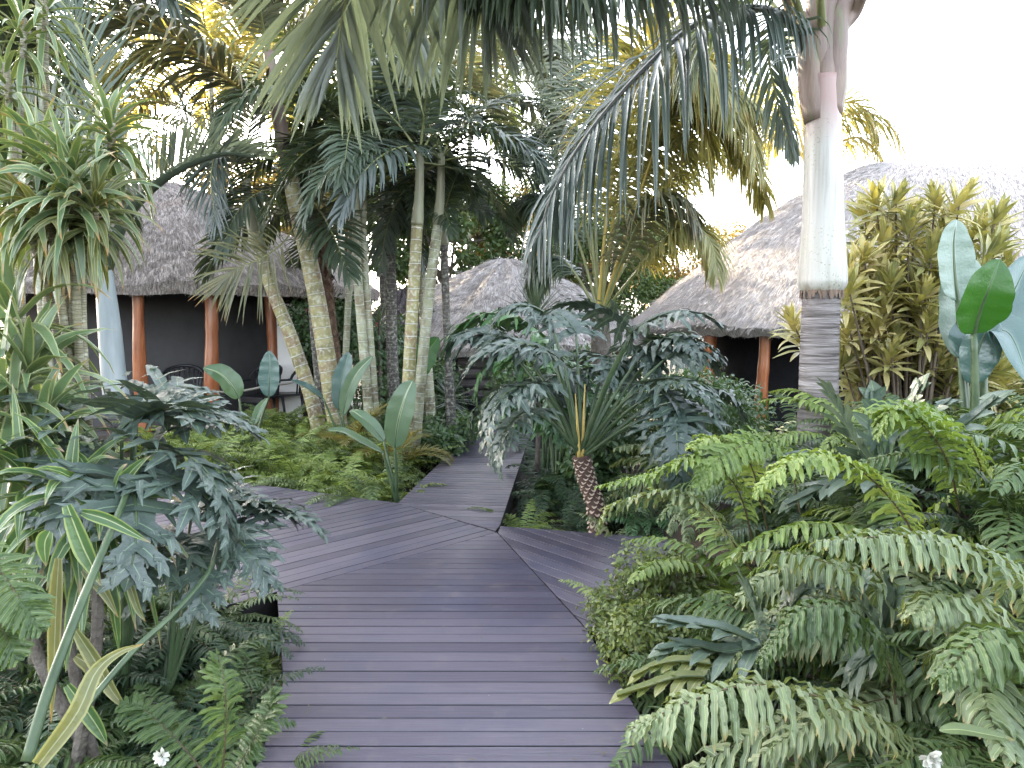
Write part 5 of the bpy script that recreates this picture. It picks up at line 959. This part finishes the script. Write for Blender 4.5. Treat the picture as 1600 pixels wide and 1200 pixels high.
# ================= yellow variegated shrub at right
ct = thing('yellow_shrub', 'tall shrub with clustered yellow-green leaves between the king palm and the banana leaves', 'shrub', np.append(W(1420, 640, 5.6)[:2], 0.1))
cb = np.array(ct.location); rg = np.random.default_rng(9)
CH = [(1330 + 240 * ((i * 0.618) % 1), 400 + 190 * ((i * 0.37) % 1)) for i in range(34)] + [(1355, 325), (1395, 300), (1430, 320), (1470, 335), (1505, 300), (1340, 390), (1385, 365), (1420, 385), (1460, 375), (1530, 350), (1350, 450), (1330, 500), (1390, 430), (1440, 430), (1480, 420), (1375, 500), (1410, 480), (1450, 490), (1500, 470), (1240, 490), (1395, 540), (1345, 545), (1440, 545), (1475, 540), (1550, 380), (1520, 430), (1365, 300), (1490, 500), (1455, 300), (1415, 340), (1330, 440), (1400, 400), (1362, 415), (1480, 380), (1430, 510), (1380, 470), (1340, 580), (1380, 585), (1420, 575), (1465, 580), (1500, 560), (1360, 530), (1410, 540), (1550, 330), (1545, 440)]
cms = []
for i in range(6):
    mb = MB(); rosette(mb, (0, 0, 0), 32, 0.23, 0.044, (0, 0, 1), (4, 80), 0.45, [0.3, 0.75, 1.0, 0.9, 0.6, 0.06], rg=np.random.default_rng(i + 70), stemh=0.16, wave=0.01, fold=0.22); cms.append(mb.mesh('leaf_cluster', [M['croton']]))
tw = MB()
for i, (x, y) in enumerate(CH):
    for kk in range(2):
        p = W(x + rg.normal(0, 8) + kk * 12, y + 12 + kk * 20, 5.35 + rg.uniform(0, 0.6) + 0.35 * kk) - cb
        up = norm(np.array([p[0] * 0.35 + rg.normal(0, .2), rg.normal(-0.25, .25), 0.9])); q = Vector(up).to_track_quat('Z', 'Y').to_euler()
        obj('leaf_cluster', cms[(i + kk) % 6], ct, p, q, float(rg.uniform(0.8, 1.15)))
        r0 = np.array([rg.normal(0, .1), rg.normal(0, .1), 0.0]); tw.tube(spline([r0, np.array([p[0] * 0.5, p[1] * 0.6, p[2] * 0.45]), p], 12), np.linspace(0.016, 0.006, 12), 5)
obj('twigs', tw.mesh('twigs', M['cro_stem']), ct)

# ================= ferns
def fern_variants(mat, k=5, L=0.6, pl=0.085, pw=0.016, nl=30, wave=0.02, els=((75, 85), (60, 95), (45, 90), (30, 80), (12, 60)), droop=1.0, dense=1, seed=0, jit=0.1):
    out = []
    for i in range(k):
        mb = MB(); rg = np.random.default_rng(seed + i); frond(mb, arc(L, els[i][0], els[i][1], 16, rg.uniform(-.4, .4), 1.1), nl=nl, L=pl, Wd=pw, a0=88, a1=55, lift=0.12, droop=droop, t0=0.06, rad=0.0035,
            prof=[0.7, 1.0, 0.85, 0.08] if not wave else [0.7, 1.05, 0.8, 1.0, 0.7, 0.07], lprof=[0.45, 0.9, 1, 1, 0.95, 0.8, 0.55, 0.22], wave=wave, rg=rg, jit=jit, fold=0.25)
        out.append(mb)
    return out
FV = {}
def fv(kind):
    if kind in FV: return FV[kind]
    spec = {'big': ('fern', dict(L=0.95, pl=0.14, pw=0.022, nl=42, wave=0.04, droop=1.7, seed=10, jit=0.2)),
            'bigpale': ('fern_pale', dict(L=0.95, pl=0.155, pw=0.023, nl=40, wave=0.045, droop=2.3, seed=20, jit=0.2)),
            'bigbright': ('fern_bright', dict(L=0.85, pl=0.13, pw=0.023, nl=34, wave=0.03, droop=1.2, seed=30)),
            'mid': ('fern', dict(L=0.55, pl=0.07, pw=0.013, nl=30, wave=0, droop=0.8, seed=40)),
            'midbright': ('fern_bright', dict(L=0.55, pl=0.07, pw=0.013, nl=30, wave=0, droop=0.7, seed=50)),
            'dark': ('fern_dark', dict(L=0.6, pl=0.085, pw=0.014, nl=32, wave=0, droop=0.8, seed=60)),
            'brown': ('fern_brown', dict(L=0.4, pl=0.05, pw=0.010, nl=26, wave=0.05, droop=1.5, seed=70)),
            'green': ('fern', dict(L=0.66, pl=0.115, pw=0.019, nl=32, wave=0, droop=0.9, seed=80)),
            'silver': ('philo_g', dict(L=0.6, pl=0.08, pw=0.016, nl=28, wave=0.03, droop=1.4, seed=90))}[kind]
    mbs = fern_variants(spec[0], **spec[1]); FV[kind] = [(m_, m_.mesh('frond', stalk_mats(spec[0], 'fstem'))) for m_ in mbs]; return FV[kind]
def fern(label, base, kind, n, sc=1.0, seed=1, az=None, group=None, lean=0, name='sword_fern', cat='fern', els=(0, 4)):
    """a fern: fronds copied round its base; az=(centre, half-spread) in degrees"""
    t = thing(name, label, cat, base, 0, group); rg = random.Random(seed); v = fv(kind)
    for i in range(n):
        a = rg.uniform(0, 360) if az is None else az[0] + rg.uniform(-1, 1) * az[1]
        k = min(4, max(0, int(round(els[0] + (els[1] - els[0]) * rg.random())))); obj('frond', v[k][1], t, (rg.uniform(-.06, .06) * sc, rg.uniform(-.06, .06) * sc, 0), (R(rg.uniform(-12, 12)), R(rg.uniform(-10, 10) + lean), R(a)), sc * rg.uniform(0.75, 1.15))
    return t
def hero_fern(t, pts, Dp, seed, mat='fern_pale', pl=0.15, pw=0.0185, nl=52, wave=0.04, droop=2.2, t0=0.12, **kw):
    b = np.array(t.location); mb = MB(); rg = np.random.default_rng(seed)
    a = dict(a0=88, a1=55, lift=0.1, rad=0.005, prof=[0.6, 1.05, 0.78, 1.05, 0.78, 1.0, 0.72, 0.85, 0.5, 0.05], lprof=[0.55, 0.9, 1, 1, 0.95, 0.85, 0.6, 0.25], fold=0.25, jit=0.22); a.update(kw)
    frond(mb, spline(WP(pts, Dp) - b, 24), nl=nl, L=pl, Wd=pw, wave=wave, droop=droop, t0=t0, rg=rg, **a)
    return obj('frond', mb.mesh('frond', stalk_mats(mat, 'fstem')), t)
def gp(px, py, D):   # a spot on the soil below this direction
    x = W(px, py, D)[0]; return (x, D, float(gh(x, D)))
big = 'tall sword ferns massed at right'
f1 = fern('pale sword fern nearest the camera at right, its long arching fronds hanging drooping leaflets', gp(1520, 1100, 2.35), 'bigpale', 13, 1.0, 1, group=big)
for s_, (pts, m_) in enumerate((([(1650, 1010, 2.2), (1600, 900, 2.1), (1500, 848, 2.0), (1400, 838, 1.95), (1280, 846, 1.9)], 'fern_pale'), ([(1460, 1210, 2.0), (1390, 1130, 1.95), (1290, 1092, 1.9), (1180, 1070, 1.85), (1080, 1095, 1.8), (985, 1140, 1.78)], 'fern_pale'),
    ([(1400, 1100, 2.2), (1380, 1010, 2.2), (1320, 950, 2.2), (1250, 955, 2.2), (1190, 1030, 2.15)], 'fern'), ([(1680, 1180, 1.9), (1640, 1080, 1.8), (1590, 1000, 1.75), (1540, 990, 1.7), (1470, 1060, 1.65)], 'fern'), ([(1600, 1200, 2.1), (1560, 1050, 2.0), (1540, 960, 1.95), (1470, 930, 1.9), (1430, 960, 1.85)], 'fern_pale'))):
    hero_fern(f1, pts, 2.0, 200 + s_, m_)
f2 = fern('bright yellow-green sword fern in the middle of the right bank', gp(1420, 900, 3.1), 'bigbright', 15, 1.0, 2, group=big)
for s_, pts in enumerate(([(1500, 800, 2.9), (1480, 720, 2.8), (1440, 662, 2.75), (1395, 640, 2.7), (1372, 680, 2.7)], [(1460, 900, 2.8), (1400, 790, 2.75), (1320, 720, 2.7), (1240, 720, 2.65), (1180, 770, 2.6)], [(1540, 760, 3.0), (1520, 700, 3.0), (1470, 650, 2.9), (1400, 640, 2.9), (1380, 655, 2.8)])):
    hero_fern(f2, pts, 2.8, 220 + s_, 'fern_bright', pl=0.12, pw=0.021, droop=1.2)
f3 = fern('bright sword fern leaning over the right branch of the boardwalk', gp(1180, 880, 3.7), 'bigbright', 15, 0.95, 3, group=big)
for s_, pts in enumerate(([(1180, 860, 3.6), (1150, 760, 3.5), (1090, 715, 3.4), (1020, 740, 3.4), (935, 760, 3.4)], [(1200, 830, 3.7), (1170, 720, 3.6), (1120, 685, 3.5), (1080, 700, 3.4)], [(1180, 900, 3.4), (1110, 800, 3.3), (1050, 770, 3.3), (960, 790, 3.3), (935, 830, 3.3)], [(1250, 800, 3.5), (1230, 710, 3.5), (1180, 690, 3.4), (1120, 720, 3.3), (1090, 760, 3.3)])):
    hero_fern(f3, pts, 3.5, 240 + s_, 'fern_bright' if s_ != 2 else 'fern_pale', pl=0.12, pw=0.022, droop=1.1)
RF = [('pale sword fern spraying up just right of the king palm trunk', (1350, 700, 4.6), 'bigbright', 11, 0.95, (0, 2)), ('upright sword fern under the banana leaves at the right', (1500, 700, 4.0), 'bigbright', 12, 0.95, (0, 2)), ('sword fern in the right corner of the bank above the pale fern', (1590, 850, 3.0), 'big', 14, 1.0, (0, 4)),
      ('sword fern in front of the king palm trunk, to its left', (1200, 740, 4.6), 'big', 14, 0.9, (0, 3)), ('shaded sword fern under the bright one on the right bank', (1330, 1000, 2.8), 'big', 15, 0.9, (0, 4)), ('sword fern at the foot of the bank with fronds over the boardwalk edge', (1130, 960, 3.1), 'green', 18, 1.0, (0, 4)),
      ('dull sword fern in front of the right hut posts', (1160, 640, 6.6), 'big', 12, 1.0, (0, 3)), ('sword fern arching over the dark water gap left of the bank', (1100, 770, 5.6), 'bigpale', 13, 0.9, (0, 3)), ('sword fern behind the bright bank, near the right edge', (1570, 760, 3.7), 'big', 15, 1.0, (0, 4)),
      ('large shaded sword fern in the lower right corner', (1600, 1180, 2.0), 'big', 14, 0.75, (1, 4)), ('sword fern in the middle right, below the bright yellow-green one', (1450, 1000, 2.7), 'bigpale', 13, 0.85, (1, 4)), ('green sword fern at the bottom right beside the boardwalk', (1230, 1200, 2.3), 'big', 13, 0.7, (1, 4)),
      ('green sword fern filling the gap behind the front left one', (1260, 800, 3.9), 'big', 16, 0.95, (0, 4)), ('sword fern with mixed fronds behind the boulder', (1040, 740, 6.9), 'green', 16, 1.2, (0, 4)), ('sword fern climbing the bank behind the king palm base', (1310, 690, 5.6), 'bigbright', 12, 0.9, (0, 3))]
for i, (lab, (px, py, D_), kd, n_, sc_, el_) in enumerate(RF): fern(lab, gp(px, py, D_), kd, n_, sc_, 20 + i, group=big, els=el_)
fern('pale sprig fern poking up beside the right branch', gp(985, 880, 4.1), 'midbright', 16, 0.9, 52, name='small_fern')
# lobed fern leaves on the right bank
def lobed_fern(label, base, leaves, mat='lobed', seed=1, nl=5, width=0.34):
    base = np.array(base, float); t = thing('lobed_fern', label, 'fern', base, 0, 'lobed blue-green ferns in the bank')
    for i, (pts, D_) in enumerate(leaves):
        mb = MB(); P = spline(WP(pts, D_) - base, 14); lobed_leaf(mb, P, width, nl, rg=np.random.default_rng(seed * 10 + i), a0=62, a1=26, wf=0.72, droop=0.5, jag=0.06, sub=False, rad=0.005, lift=0.1)
        mb.tube(spline([np.zeros(3), P[0] * 0.55 + [0, 0, 0.05], P[0]], 10), 0.004, 5, 1); obj('leaf', mb.mesh('leaf', stalk_mats(mat, 'ptl')), t)
lobed_fern('blue-green lobed fern with finger-like leaves beside the boardwalk at lower right', gp(1200, 1020, 2.5), [([(1190, 1010), (1130, 985), (1070, 975), (1040, 970)], 2.4), ([(1190, 1010), (1130, 1020), (1080, 1010), (1030, 1018)], 2.35), ([(1190, 1000), (1180, 960), (1170, 930), (1160, 905)], 2.5), ([(1200, 1000), (1230, 960), (1250, 930), (1280, 915)], 2.6)], seed=1, width=0.30)
lobed_fern('olive lobed fern leaves poking over the boardwalk edge at lower right', gp(1130, 1080, 2.5), [([(1100, 1060), (1060, 1060), (1010, 1075), (965, 1090)], 2.5), ([(1110, 1040), (1070, 1035), (1030, 1040), (990, 1060)], 2.6)], 'lobed_ol', 2, width=0.2)
lobed_fern('blue-green lobed fern spreading at the top of the right bank below the king palm', gp(1370, 760, 3.6), [([(1370, 740), (1330, 680), (1310, 640), (1290, 605)], 3.5), ([(1370, 740), (1370, 690), (1370, 650), (1365, 610)], 3.6), ([(1370, 750), (1310, 720), (1260, 710), (1210, 720)], 3.4), ([(1375, 745), (1420, 690), (1450, 650), (1480, 630)], 3.6), ([(1370, 750), (1320, 750), (1270, 770), (1230, 790)], 3.3), ([(1380, 740), (1450, 700), (1510, 660), (1560, 620)], 3.5), ([(1370, 745), (1400, 680), (1420, 640), (1440, 600)], 3.7)], seed=3, width=0.42)
lobed_fern('dark lobed fern in shade in the middle of the right bank', gp(1370, 1040, 2.4), [([(1380, 1000), (1360, 960), (1340, 930), (1350, 900)], 2.4), ([(1380, 1010), (1350, 1030), (1330, 1060), (1345, 1090)], 2.3), ([(1380, 1000), (1390, 960), (1400, 930), (1390, 900)], 2.4)], seed=4, width=0.26)
t = thing('fallen_leaf', 'single pale green leaf lying on the ferns in the lower right corner', 'leaf', W(1530, 1150, 1.7)); mb = MB(); paddle(mb, WP([(1468, 1141), (1500, 1140), (1545, 1148), (1585, 1156)], 1.7) - W(1530, 1150, 1.7), 0.032, rad=0.001, nrm=(0, -0.5, 1)); obj('blade', mb.mesh('blade', stalk_mats('fern_pale', 'ptl')), t)

# left lower ferns
lg = 'ferns in the left bed beside the boardwalk'
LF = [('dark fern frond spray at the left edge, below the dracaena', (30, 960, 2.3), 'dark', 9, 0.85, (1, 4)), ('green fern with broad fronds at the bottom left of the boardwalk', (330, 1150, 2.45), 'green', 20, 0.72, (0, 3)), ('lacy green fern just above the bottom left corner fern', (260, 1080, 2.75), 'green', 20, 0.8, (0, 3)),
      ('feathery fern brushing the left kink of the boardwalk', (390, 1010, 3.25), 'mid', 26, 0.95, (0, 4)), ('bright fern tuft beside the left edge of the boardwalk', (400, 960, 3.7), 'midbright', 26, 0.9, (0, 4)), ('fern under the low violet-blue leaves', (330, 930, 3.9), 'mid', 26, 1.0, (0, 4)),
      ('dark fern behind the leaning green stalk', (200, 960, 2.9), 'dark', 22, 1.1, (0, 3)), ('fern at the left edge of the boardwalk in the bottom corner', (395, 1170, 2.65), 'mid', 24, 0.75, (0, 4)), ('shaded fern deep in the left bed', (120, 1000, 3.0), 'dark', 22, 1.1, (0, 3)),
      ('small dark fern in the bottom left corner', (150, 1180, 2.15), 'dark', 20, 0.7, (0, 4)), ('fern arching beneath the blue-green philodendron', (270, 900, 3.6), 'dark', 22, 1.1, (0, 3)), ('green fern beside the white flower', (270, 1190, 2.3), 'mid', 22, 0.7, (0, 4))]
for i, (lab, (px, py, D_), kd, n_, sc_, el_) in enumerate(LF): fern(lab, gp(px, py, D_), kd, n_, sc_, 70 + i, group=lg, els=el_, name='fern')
for nm, lab0, hs in (('a', 'green fern with broad fronds at the bottom left of the boardwalk', [([(345, 1230, 2.3), (352, 1150, 2.3), (352, 1080, 2.32), (340, 1020, 2.38)], 'fern', 0.12), ([(330, 1220, 2.3), (270, 1150, 2.35), (225, 1110, 2.4), (190, 1100, 2.4)], 'fern', 0.1), ([(360, 1220, 2.35), (400, 1150, 2.4), (420, 1110, 2.45), (425, 1080, 2.5)], 'fern', 0.08)]),
    ('b', 'dark fern frond spray at the left edge, below the dracaena', [([(-60, 830, 2.1), (-10, 880, 2.05), (30, 935, 2.0), (62, 985, 2.0)], 'fern', 0.10), ([(-70, 900, 2.1), (-25, 930, 2.05), (5, 985, 2.0), (25, 1030, 2.0)], 'fern', 0.09)])):
    t = [o for o in bpy.data.objects if o.get('label') == lab0][0]
    for q_, (pts, m_, pl_) in enumerate(hs): hero_fern(t, pts, 2.3, 700 + q_ + ord(nm), m_, pl=pl_, pw=0.017, nl=34, droop=0.6, wave=0.02)
# ferns right of the far walk
for i, (lab, (px, py, D_), kd, n_, sc_, el_) in enumerate([('silvery fern with flat fronds spilling onto the far walk from the right', (815, 800, 6.1), 'midbright', 22, 0.95, (0, 4)), ('fern at the base of the philodendron trunk', (880, 830, 5.9), 'mid', 24, 0.85, (0, 4)), ('dark fern behind the philodendron trunk', (850, 740, 7.4), 'dark', 24, 1.3, (0, 3)), ('bright sprays of fern right of the philodendron trunk', (965, 800, 5.5), 'bigpale', 10, 0.62, (0, 3)), ('dark fern bordering the far end of the far walk on the right', (830, 690, 9.2), 'dark', 22, 1.4, (0, 3)), ('grey-green fern beside the boulder', (1010, 780, 6.0), 'silver', 18, 1.0, (0, 4))]):
    fern(lab, gp(px, py, D_), kd, n_, sc_, 90 + i, group='ferns right of the far walk', els=el_, name='fern')

# ground-hugging fern carpets (nobody could count these)
def carpet(name, label, spots, kinds, seed, sc=(0.6, 1.0), nf=(7, 11), cat=None, ups=5):
    rg = np.random.default_rng(seed); mbs = {}
    for (x, y) in spots:
        kd = kinds[rg.integers(len(kinds))]; s = rg.uniform(*sc); z = float(gh(x, y))
        mbs.setdefault(kd, MB())
        for _ in range(rg.integers(*nf)):
            a = rg.uniform(0, 6.28); c, s_ = math.cos(a), math.sin(a); Mx = np.array([[c, -s_, 0], [s_, c, 0], [0, 0, 1]]) * s * rg.uniform(0.7, 1.2)
            mbs[kd].add(fv(kd)[rg.integers(0, ups)][0], Mx, np.array([x + rg.normal(0, .05), y + rg.normal(0, .05), z]))
    mats = []; tot = MB()
    for kd, mb in mbs.items():
        k0 = len(mats); mats += list(fv(kd)[0][1].materials); mb.m = [m_ + k0 for m_ in mb.m]; tot.add(mb)
    return tag(obj(name, tot.mesh(name, mats)), label, None, None, 'stuff')
def inside(poly, x, y):
    r = False; n_ = len(poly)
    for i in range(n_):
        a, b = poly[i], poly[i - 1]
        if (a[1] > y) != (b[1] > y) and x < (b[0] - a[0]) * (y - a[1]) / (b[1] - a[1]) + a[0]: r = not r
    return r
def scatter(poly, n, seed):
    rg = np.random.default_rng(seed); xs = [p[0] for p in poly]; ys = [p[1] for p in poly]; out = []
    while len(out) < n:
        x, y = rg.uniform(min(xs), max(xs)), rg.uniform(min(ys), max(ys))
        if inside(poly, x, y): out.append((x, y))
    return out
wedge = [tuple(np.array(topL) + [-0.12, 0.15]), tuple(np.array(pl1) + [-0.2, 0]), (-1.8, 11.2), (-3.6, 10.3), (-4.6, 9.3), tuple(np.array(topL0) + [-0.5, 0.35])]
carpet('fern_ground_cover', 'low ferns carpeting the wedge bed under the ringed palms', scatter(wedge, 230, 1), ['mid', 'midbright', 'midbright', 'midbright'], 1, (0.75, 1.35), ups=4)
carpet('fern_ground_cover', 'low ferns under the planting right of the far walk', scatter([(0.25, 6.2), (2.6, 6.0), (3.4, 8.5), (2.2, 10.5), (0.55, 10.6)], 60, 2), ['dark', 'mid'], 2, (0.6, 1.1))
carpet('fern_ground_cover', 'low ferns under the tall sword ferns on the right bank', scatter([(0.8, 2.9), (1.3, 1.4), (4.4, 1.2), (4.8, 5.6), (1.2, 5.2), (0.95, 4.3)], 120, 3), ['dark', 'green', 'mid'], 3, (0.7, 1.1))
carpet('fern_ground_cover', 'low ferns under the plants of the left bed', scatter([(-1.2, 2.3), (-2.6, 1.6), (-3.6, 4.6), (-1.7, 4.6), (-1.45, 4.0), (-1.2, 3.3)], 70, 4), ['dark', 'green', 'mid'], 4, (0.55, 0.9))
carpet('fern_ground_cover', 'ferns in front of the right hut', scatter([(2.4, 6.0), (6.0, 5.6), (6.5, 10.3), (2.6, 10.3)], 80, 5), ['dark', 'green', 'silver'], 5, (1.0, 1.6), (6, 9))

# ================= leafy shrubs, hedges and trees
def leaf_cloud(mb, centres, radii, n, size, rg, mat=0, flat=0.6, elong=2.0):
    centres = np.array(centres, float); radii = np.array(radii, float); w_ = radii ** 2; w_ = w_ / w_.sum(); ci = rg.choice(len(centres), n, p=w_)
    d = norm(rg.normal(0, 1, (n, 3))); r = radii[ci] * (0.55 + 0.45 * rg.random(n)) * (1 + 0.15 * rg.normal(0, 1, n)); B = centres[ci] + d * r[:, None] * np.array([1, 1, 0.85])
    D = norm(d * 0.5 + rg.normal(0, 0.6, (n, 3)) - UPV * 0.25); Nn = norm(d + rg.normal(0, 0.5, (n, 3)) + UPV * 0.6)
    mb.grids(blades(B, D, Nn, size * rg.uniform(0.6, 1.3, n), size / elong, [0.25, 1.0, 0.8, 0.06], 0.4, 0.12, 3, rg=rg), mat)
def shrub(label, base, w_, h_, n, size, mat, seed, name='shrub', cat='shrub', blobs=9, group=None):
    base = np.array(base, float); t = thing(name, label, cat, base, 0, group); rg = np.random.default_rng(seed); cs = []; rs = []
    st_ = MB()
    for i in range(blobs):
        c = np.array([rg.uniform(-.5, .5) * w_, rg.uniform(-.4, .4) * w_, h_ * rg.uniform(0.35, 0.85)]); cs.append(c); rs.append(min(w_, h_) * rg.uniform(0.2, 0.34))
        st_.tube(spline([np.zeros(3), c * 0.5 + [0, 0, 0.05], c], 8), np.linspace(0.02, 0.008, 8), 5)
    obj('stems', st_.mesh('stems', M['bark']), t); mb = MB(); leaf_cloud(mb, cs, rs, n, size, rg); obj('foliage', mb.mesh('foliage', [M[mat]]), t)
shrub('yellowing small-leaved mat with brown tips at the corner of the right branch', gp(1010, 930, 3.72), 0.55, 0.72, 5200, 0.03, 'creeper', 50, name='creeping_plant', cat='plant', blobs=12)
shrub('small-leaved greenish mat beside the kink in the right edge of the main walk', gp(1030, 1000, 3.35), 0.42, 0.50, 3600, 0.028, 'creeper', 51, name='creeping_plant', cat='plant', blobs=11)
shrub('rounded leafy shrub behind the tree philodendron, in front of the right hut', gp(1060, 640, 7.6), 1.5, 1.45, 5200, 0.055, 'shrub', 1)
shrub('small-leaved shrub at the corner of the right hut, its top lit', gp(1110, 640, 8.6), 1.1, 1.3, 3000, 0.05, 'shrub', 2)
shrub('dark leafy bush between the shaggy trunk and the slim palm pair', gp(560, 640, 12.2), 1.5, 2.3, 5200, 0.09, 'shrub', 3)
shrub('dark bush in shade behind the ringed stems, left of the middle hut', gp(620, 660, 12.0), 1.6, 1.3, 4200, 0.08, 'shrub', 4)
shrub('leafy bush bordering the far end of the far walk on the left', gp(712, 690, 9.9), 0.6, 0.5, 2600, 0.075, 'shrub', 5)
shrub('leafy bush beside the thin dark palm stem', gp(675, 700, 9.2), 0.9, 0.7, 2600, 0.075, 'shrub', 6)
shrub('bush behind the golden drooping palm, at the edge of the right thatch', gp(900, 560, 11.8), 1.8, 2.0, 5200, 0.08, 'shrub', 7)
shrub('dark undergrowth bush in the gap right of the philodendron trunk', gp(1000, 700, 7.4), 1.2, 0.8, 3200, 0.07, 'shrub', 8)
shrub('broad bush behind the banana leaves at the right edge', gp(1610, 600, 6.2), 1.6, 1.7, 4200, 0.10, 'tree', 9)
mb = MB(); rg = np.random.default_rng(1); t0_ = W(590, 508, 11.6); mb.grids(blades(np.zeros((10, 3)), rg.normal(0, 1, (10, 3)) - [0, 1, 0], rg.normal(0, 1, (10, 3)), 0.045, 0.035, [0.4, 1, 0.8, 0.2], 0.3)); tag(obj('red_flower', mb.mesh('red_flower', [M['red']]), None, t0_), 'single red flower on the dark bush behind the palm stems', 'flower')
for (px, py, D_, s_, lab) in ((253, 1182, 2.05, 0.014, 'small white flower head among the ferns at the bottom left'), (1455, 1185, 1.75, 0.016, 'small white petals among the ferns at the bottom right')):
    mb = MB(); k = 26; d = norm(rg.normal(0, 1, (k, 3)) + [0, -0.4, 0.6]); mb.grids(blades(d * 0.004, d, rg.normal(0, 1, (k, 3)), s_ * 1.5, s_, [0.5, 1, 0.9, 0.3], 0.8)); mb.tube(np.array([[0, 0, 0], [0, 0.03, -0.25]]), 0.003, 5, 1)
    tag(obj('white_flower', mb.mesh('white_flower', [M['white'], M['ptl']]), None, W(px, py, D_)), lab, 'flower')
mb = MB(); a = np.linspace(0, math.pi, 14); rg = np.random.default_rng(8); b = np.linspace(0, 2 * math.pi, 24, endpoint=False)
Rr = 1 + 0.07 * np.sin(b * 3)[None] * np.sin(a)[:, None]; mb.grids(np.stack([np.sin(a)[:, None] * np.cos(b) * 0.17 * Rr, np.sin(a)[:, None] * np.sin(b) * 0.15 * Rr, np.cos(a)[:, None] * 0.15 * Rr], -1)[None], closed=True)
p = W(1002, 745, 8.1); tag(obj('boulder', mb.mesh('boulder', M['stone']), None, p), 'round grey boulder half hidden by ferns right of the philodendron trunk', 'boulder')

def tree_mesh(seed, h, cr, n, size, mat):
    rg = np.random.default_rng(seed); tr = MB(); cs = []; rs = []
    tp = spline([np.zeros(3), [rg.normal(0, .2), rg.normal(0, .2), h * 0.4], [rg.normal(0, .3), rg.normal(0, .3), h * 0.8]], 16); tr.tube(tp, np.linspace(h * 0.028, h * 0.01, 16), 9)
    for i in range(16):
        q = tp[5 + i * 10 // 16]; az = i * 2.4; e = np.array([math.cos(az) * cr * rg.uniform(0.4, 0.95), math.sin(az) * cr * rg.uniform(0.4, 0.95), h * rg.uniform(0.5, 0.95)])
        tr.tube(spline([q, q * 0.5 + e * 0.5 + [0, 0, -0.1 * h * 0.3], e], 10), np.linspace(h * 0.011, h * 0.003, 10), 6); cs.append(e); rs.append(cr * rg.uniform(0.22, 0.36))
        for _ in range(2): cs.append(e * [0.75, 0.75, 1] + rg.normal(0, cr * 0.16, 3)); rs.append(cr * rg.uniform(0.14, 0.25))
    cm = MB(); leaf_cloud(cm, cs, rs, n, size, rg); return tr.mesh('trunk', M['bark']), cm.mesh('crown', [M[mat]])
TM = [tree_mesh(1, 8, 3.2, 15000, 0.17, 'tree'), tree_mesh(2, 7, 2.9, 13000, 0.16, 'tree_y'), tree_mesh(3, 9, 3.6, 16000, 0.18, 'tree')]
def tree(label, x, y, s, k, rz=0.0, group='broadleaf trees behind the huts'):
    t = thing('tree', label, 'tree', (x, y, float(gh(x, y))), rz, group); obj('trunk', TM[k][0], t, None, None, s); obj('crown', TM[k][1], t, None, None, s); return t
for i, (px, D_, s_, k, lab) in enumerate(((-260, 20, 1.3, 0, 'tall green tree added beyond the left hut to shade the walk'), (20, 22, 0.85, 2, 'tall tree behind the left side of the left hut roof'), (200, 24, 0.72, 0, 'tree directly behind the dome of the left hut'), (420, 21, 0.8, 1, 'sunlit tree between the left hut and the palm clump'),
    (560, 23, 0.78, 2, 'dark tree behind the middle of the palm clump'), (690, 20, 0.72, 0, 'low tree behind the left of the middle hut'), (830, 22, 0.78, 1, 'sunlit low tree behind the middle hut'), (960, 19, 0.62, 0, 'low tree behind the golden drooping palm'), (1080, 22, 0.68, 1, 'sunlit low tree at the left end of the right hut ridge'), (-420, 15, 1.2, 2, 'big tree added outside the left edge to shade the walk'))):  # the two trees outside the left edge are added to shade the deck
    tree(lab, W(px, 500, D_)[0], D_, s_, k, i * 1.3)
for i, (px, D_, s_, lab) in enumerate(((-160, 17.5, 1.25, 'broad tree added beyond the left edge to shade the walk'), (-330, 19, 1.4, 'tallest tree added beyond the left edge to shade the walk'), (-620, 17, 1.3, 'tree added far out to the left for shade'))):  # tall trees added out left to keep the low sun off the boards
    tree(lab, W(px, 500, D_)[0], D_, s_, 2 if i == 1 else 0, i * 2.3 + 1)

# leaf litter on the boards
rg = np.random.default_rng(31); mb = MB(); k = 70; c = np.stack([rg.uniform(-0.9, 0.9, k), rg.uniform(2.4, 7.0, k), np.full(k, 0.006)], -1)
keep = np.array([inside(B1 + [], x, y) or inside(B2, x, y) or inside([tuple(p) for p in fp2], x, y) or inside([tuple(p) for p in rpoly], x, y) for x, y, _ in c]); c = c[keep]; k = len(c); a = rg.random(k) * 6.28
mb.grids(blades(c, np.stack([np.cos(a), np.sin(a), 0 * a + 0.05], -1), [0, 0, 1], rg.uniform(0.006, 0.03, k), rg.uniform(0.003, 0.008, k), [0.3, 1, 0.8, 0.1], 0.05, 0.2, 3, rg=rg), 0)
tag(obj('leaf_litter', mb.mesh('leaf_litter', [M['fern_brown']])), 'tiny dry leaf bits scattered on the boards', None, None, 'stuff')
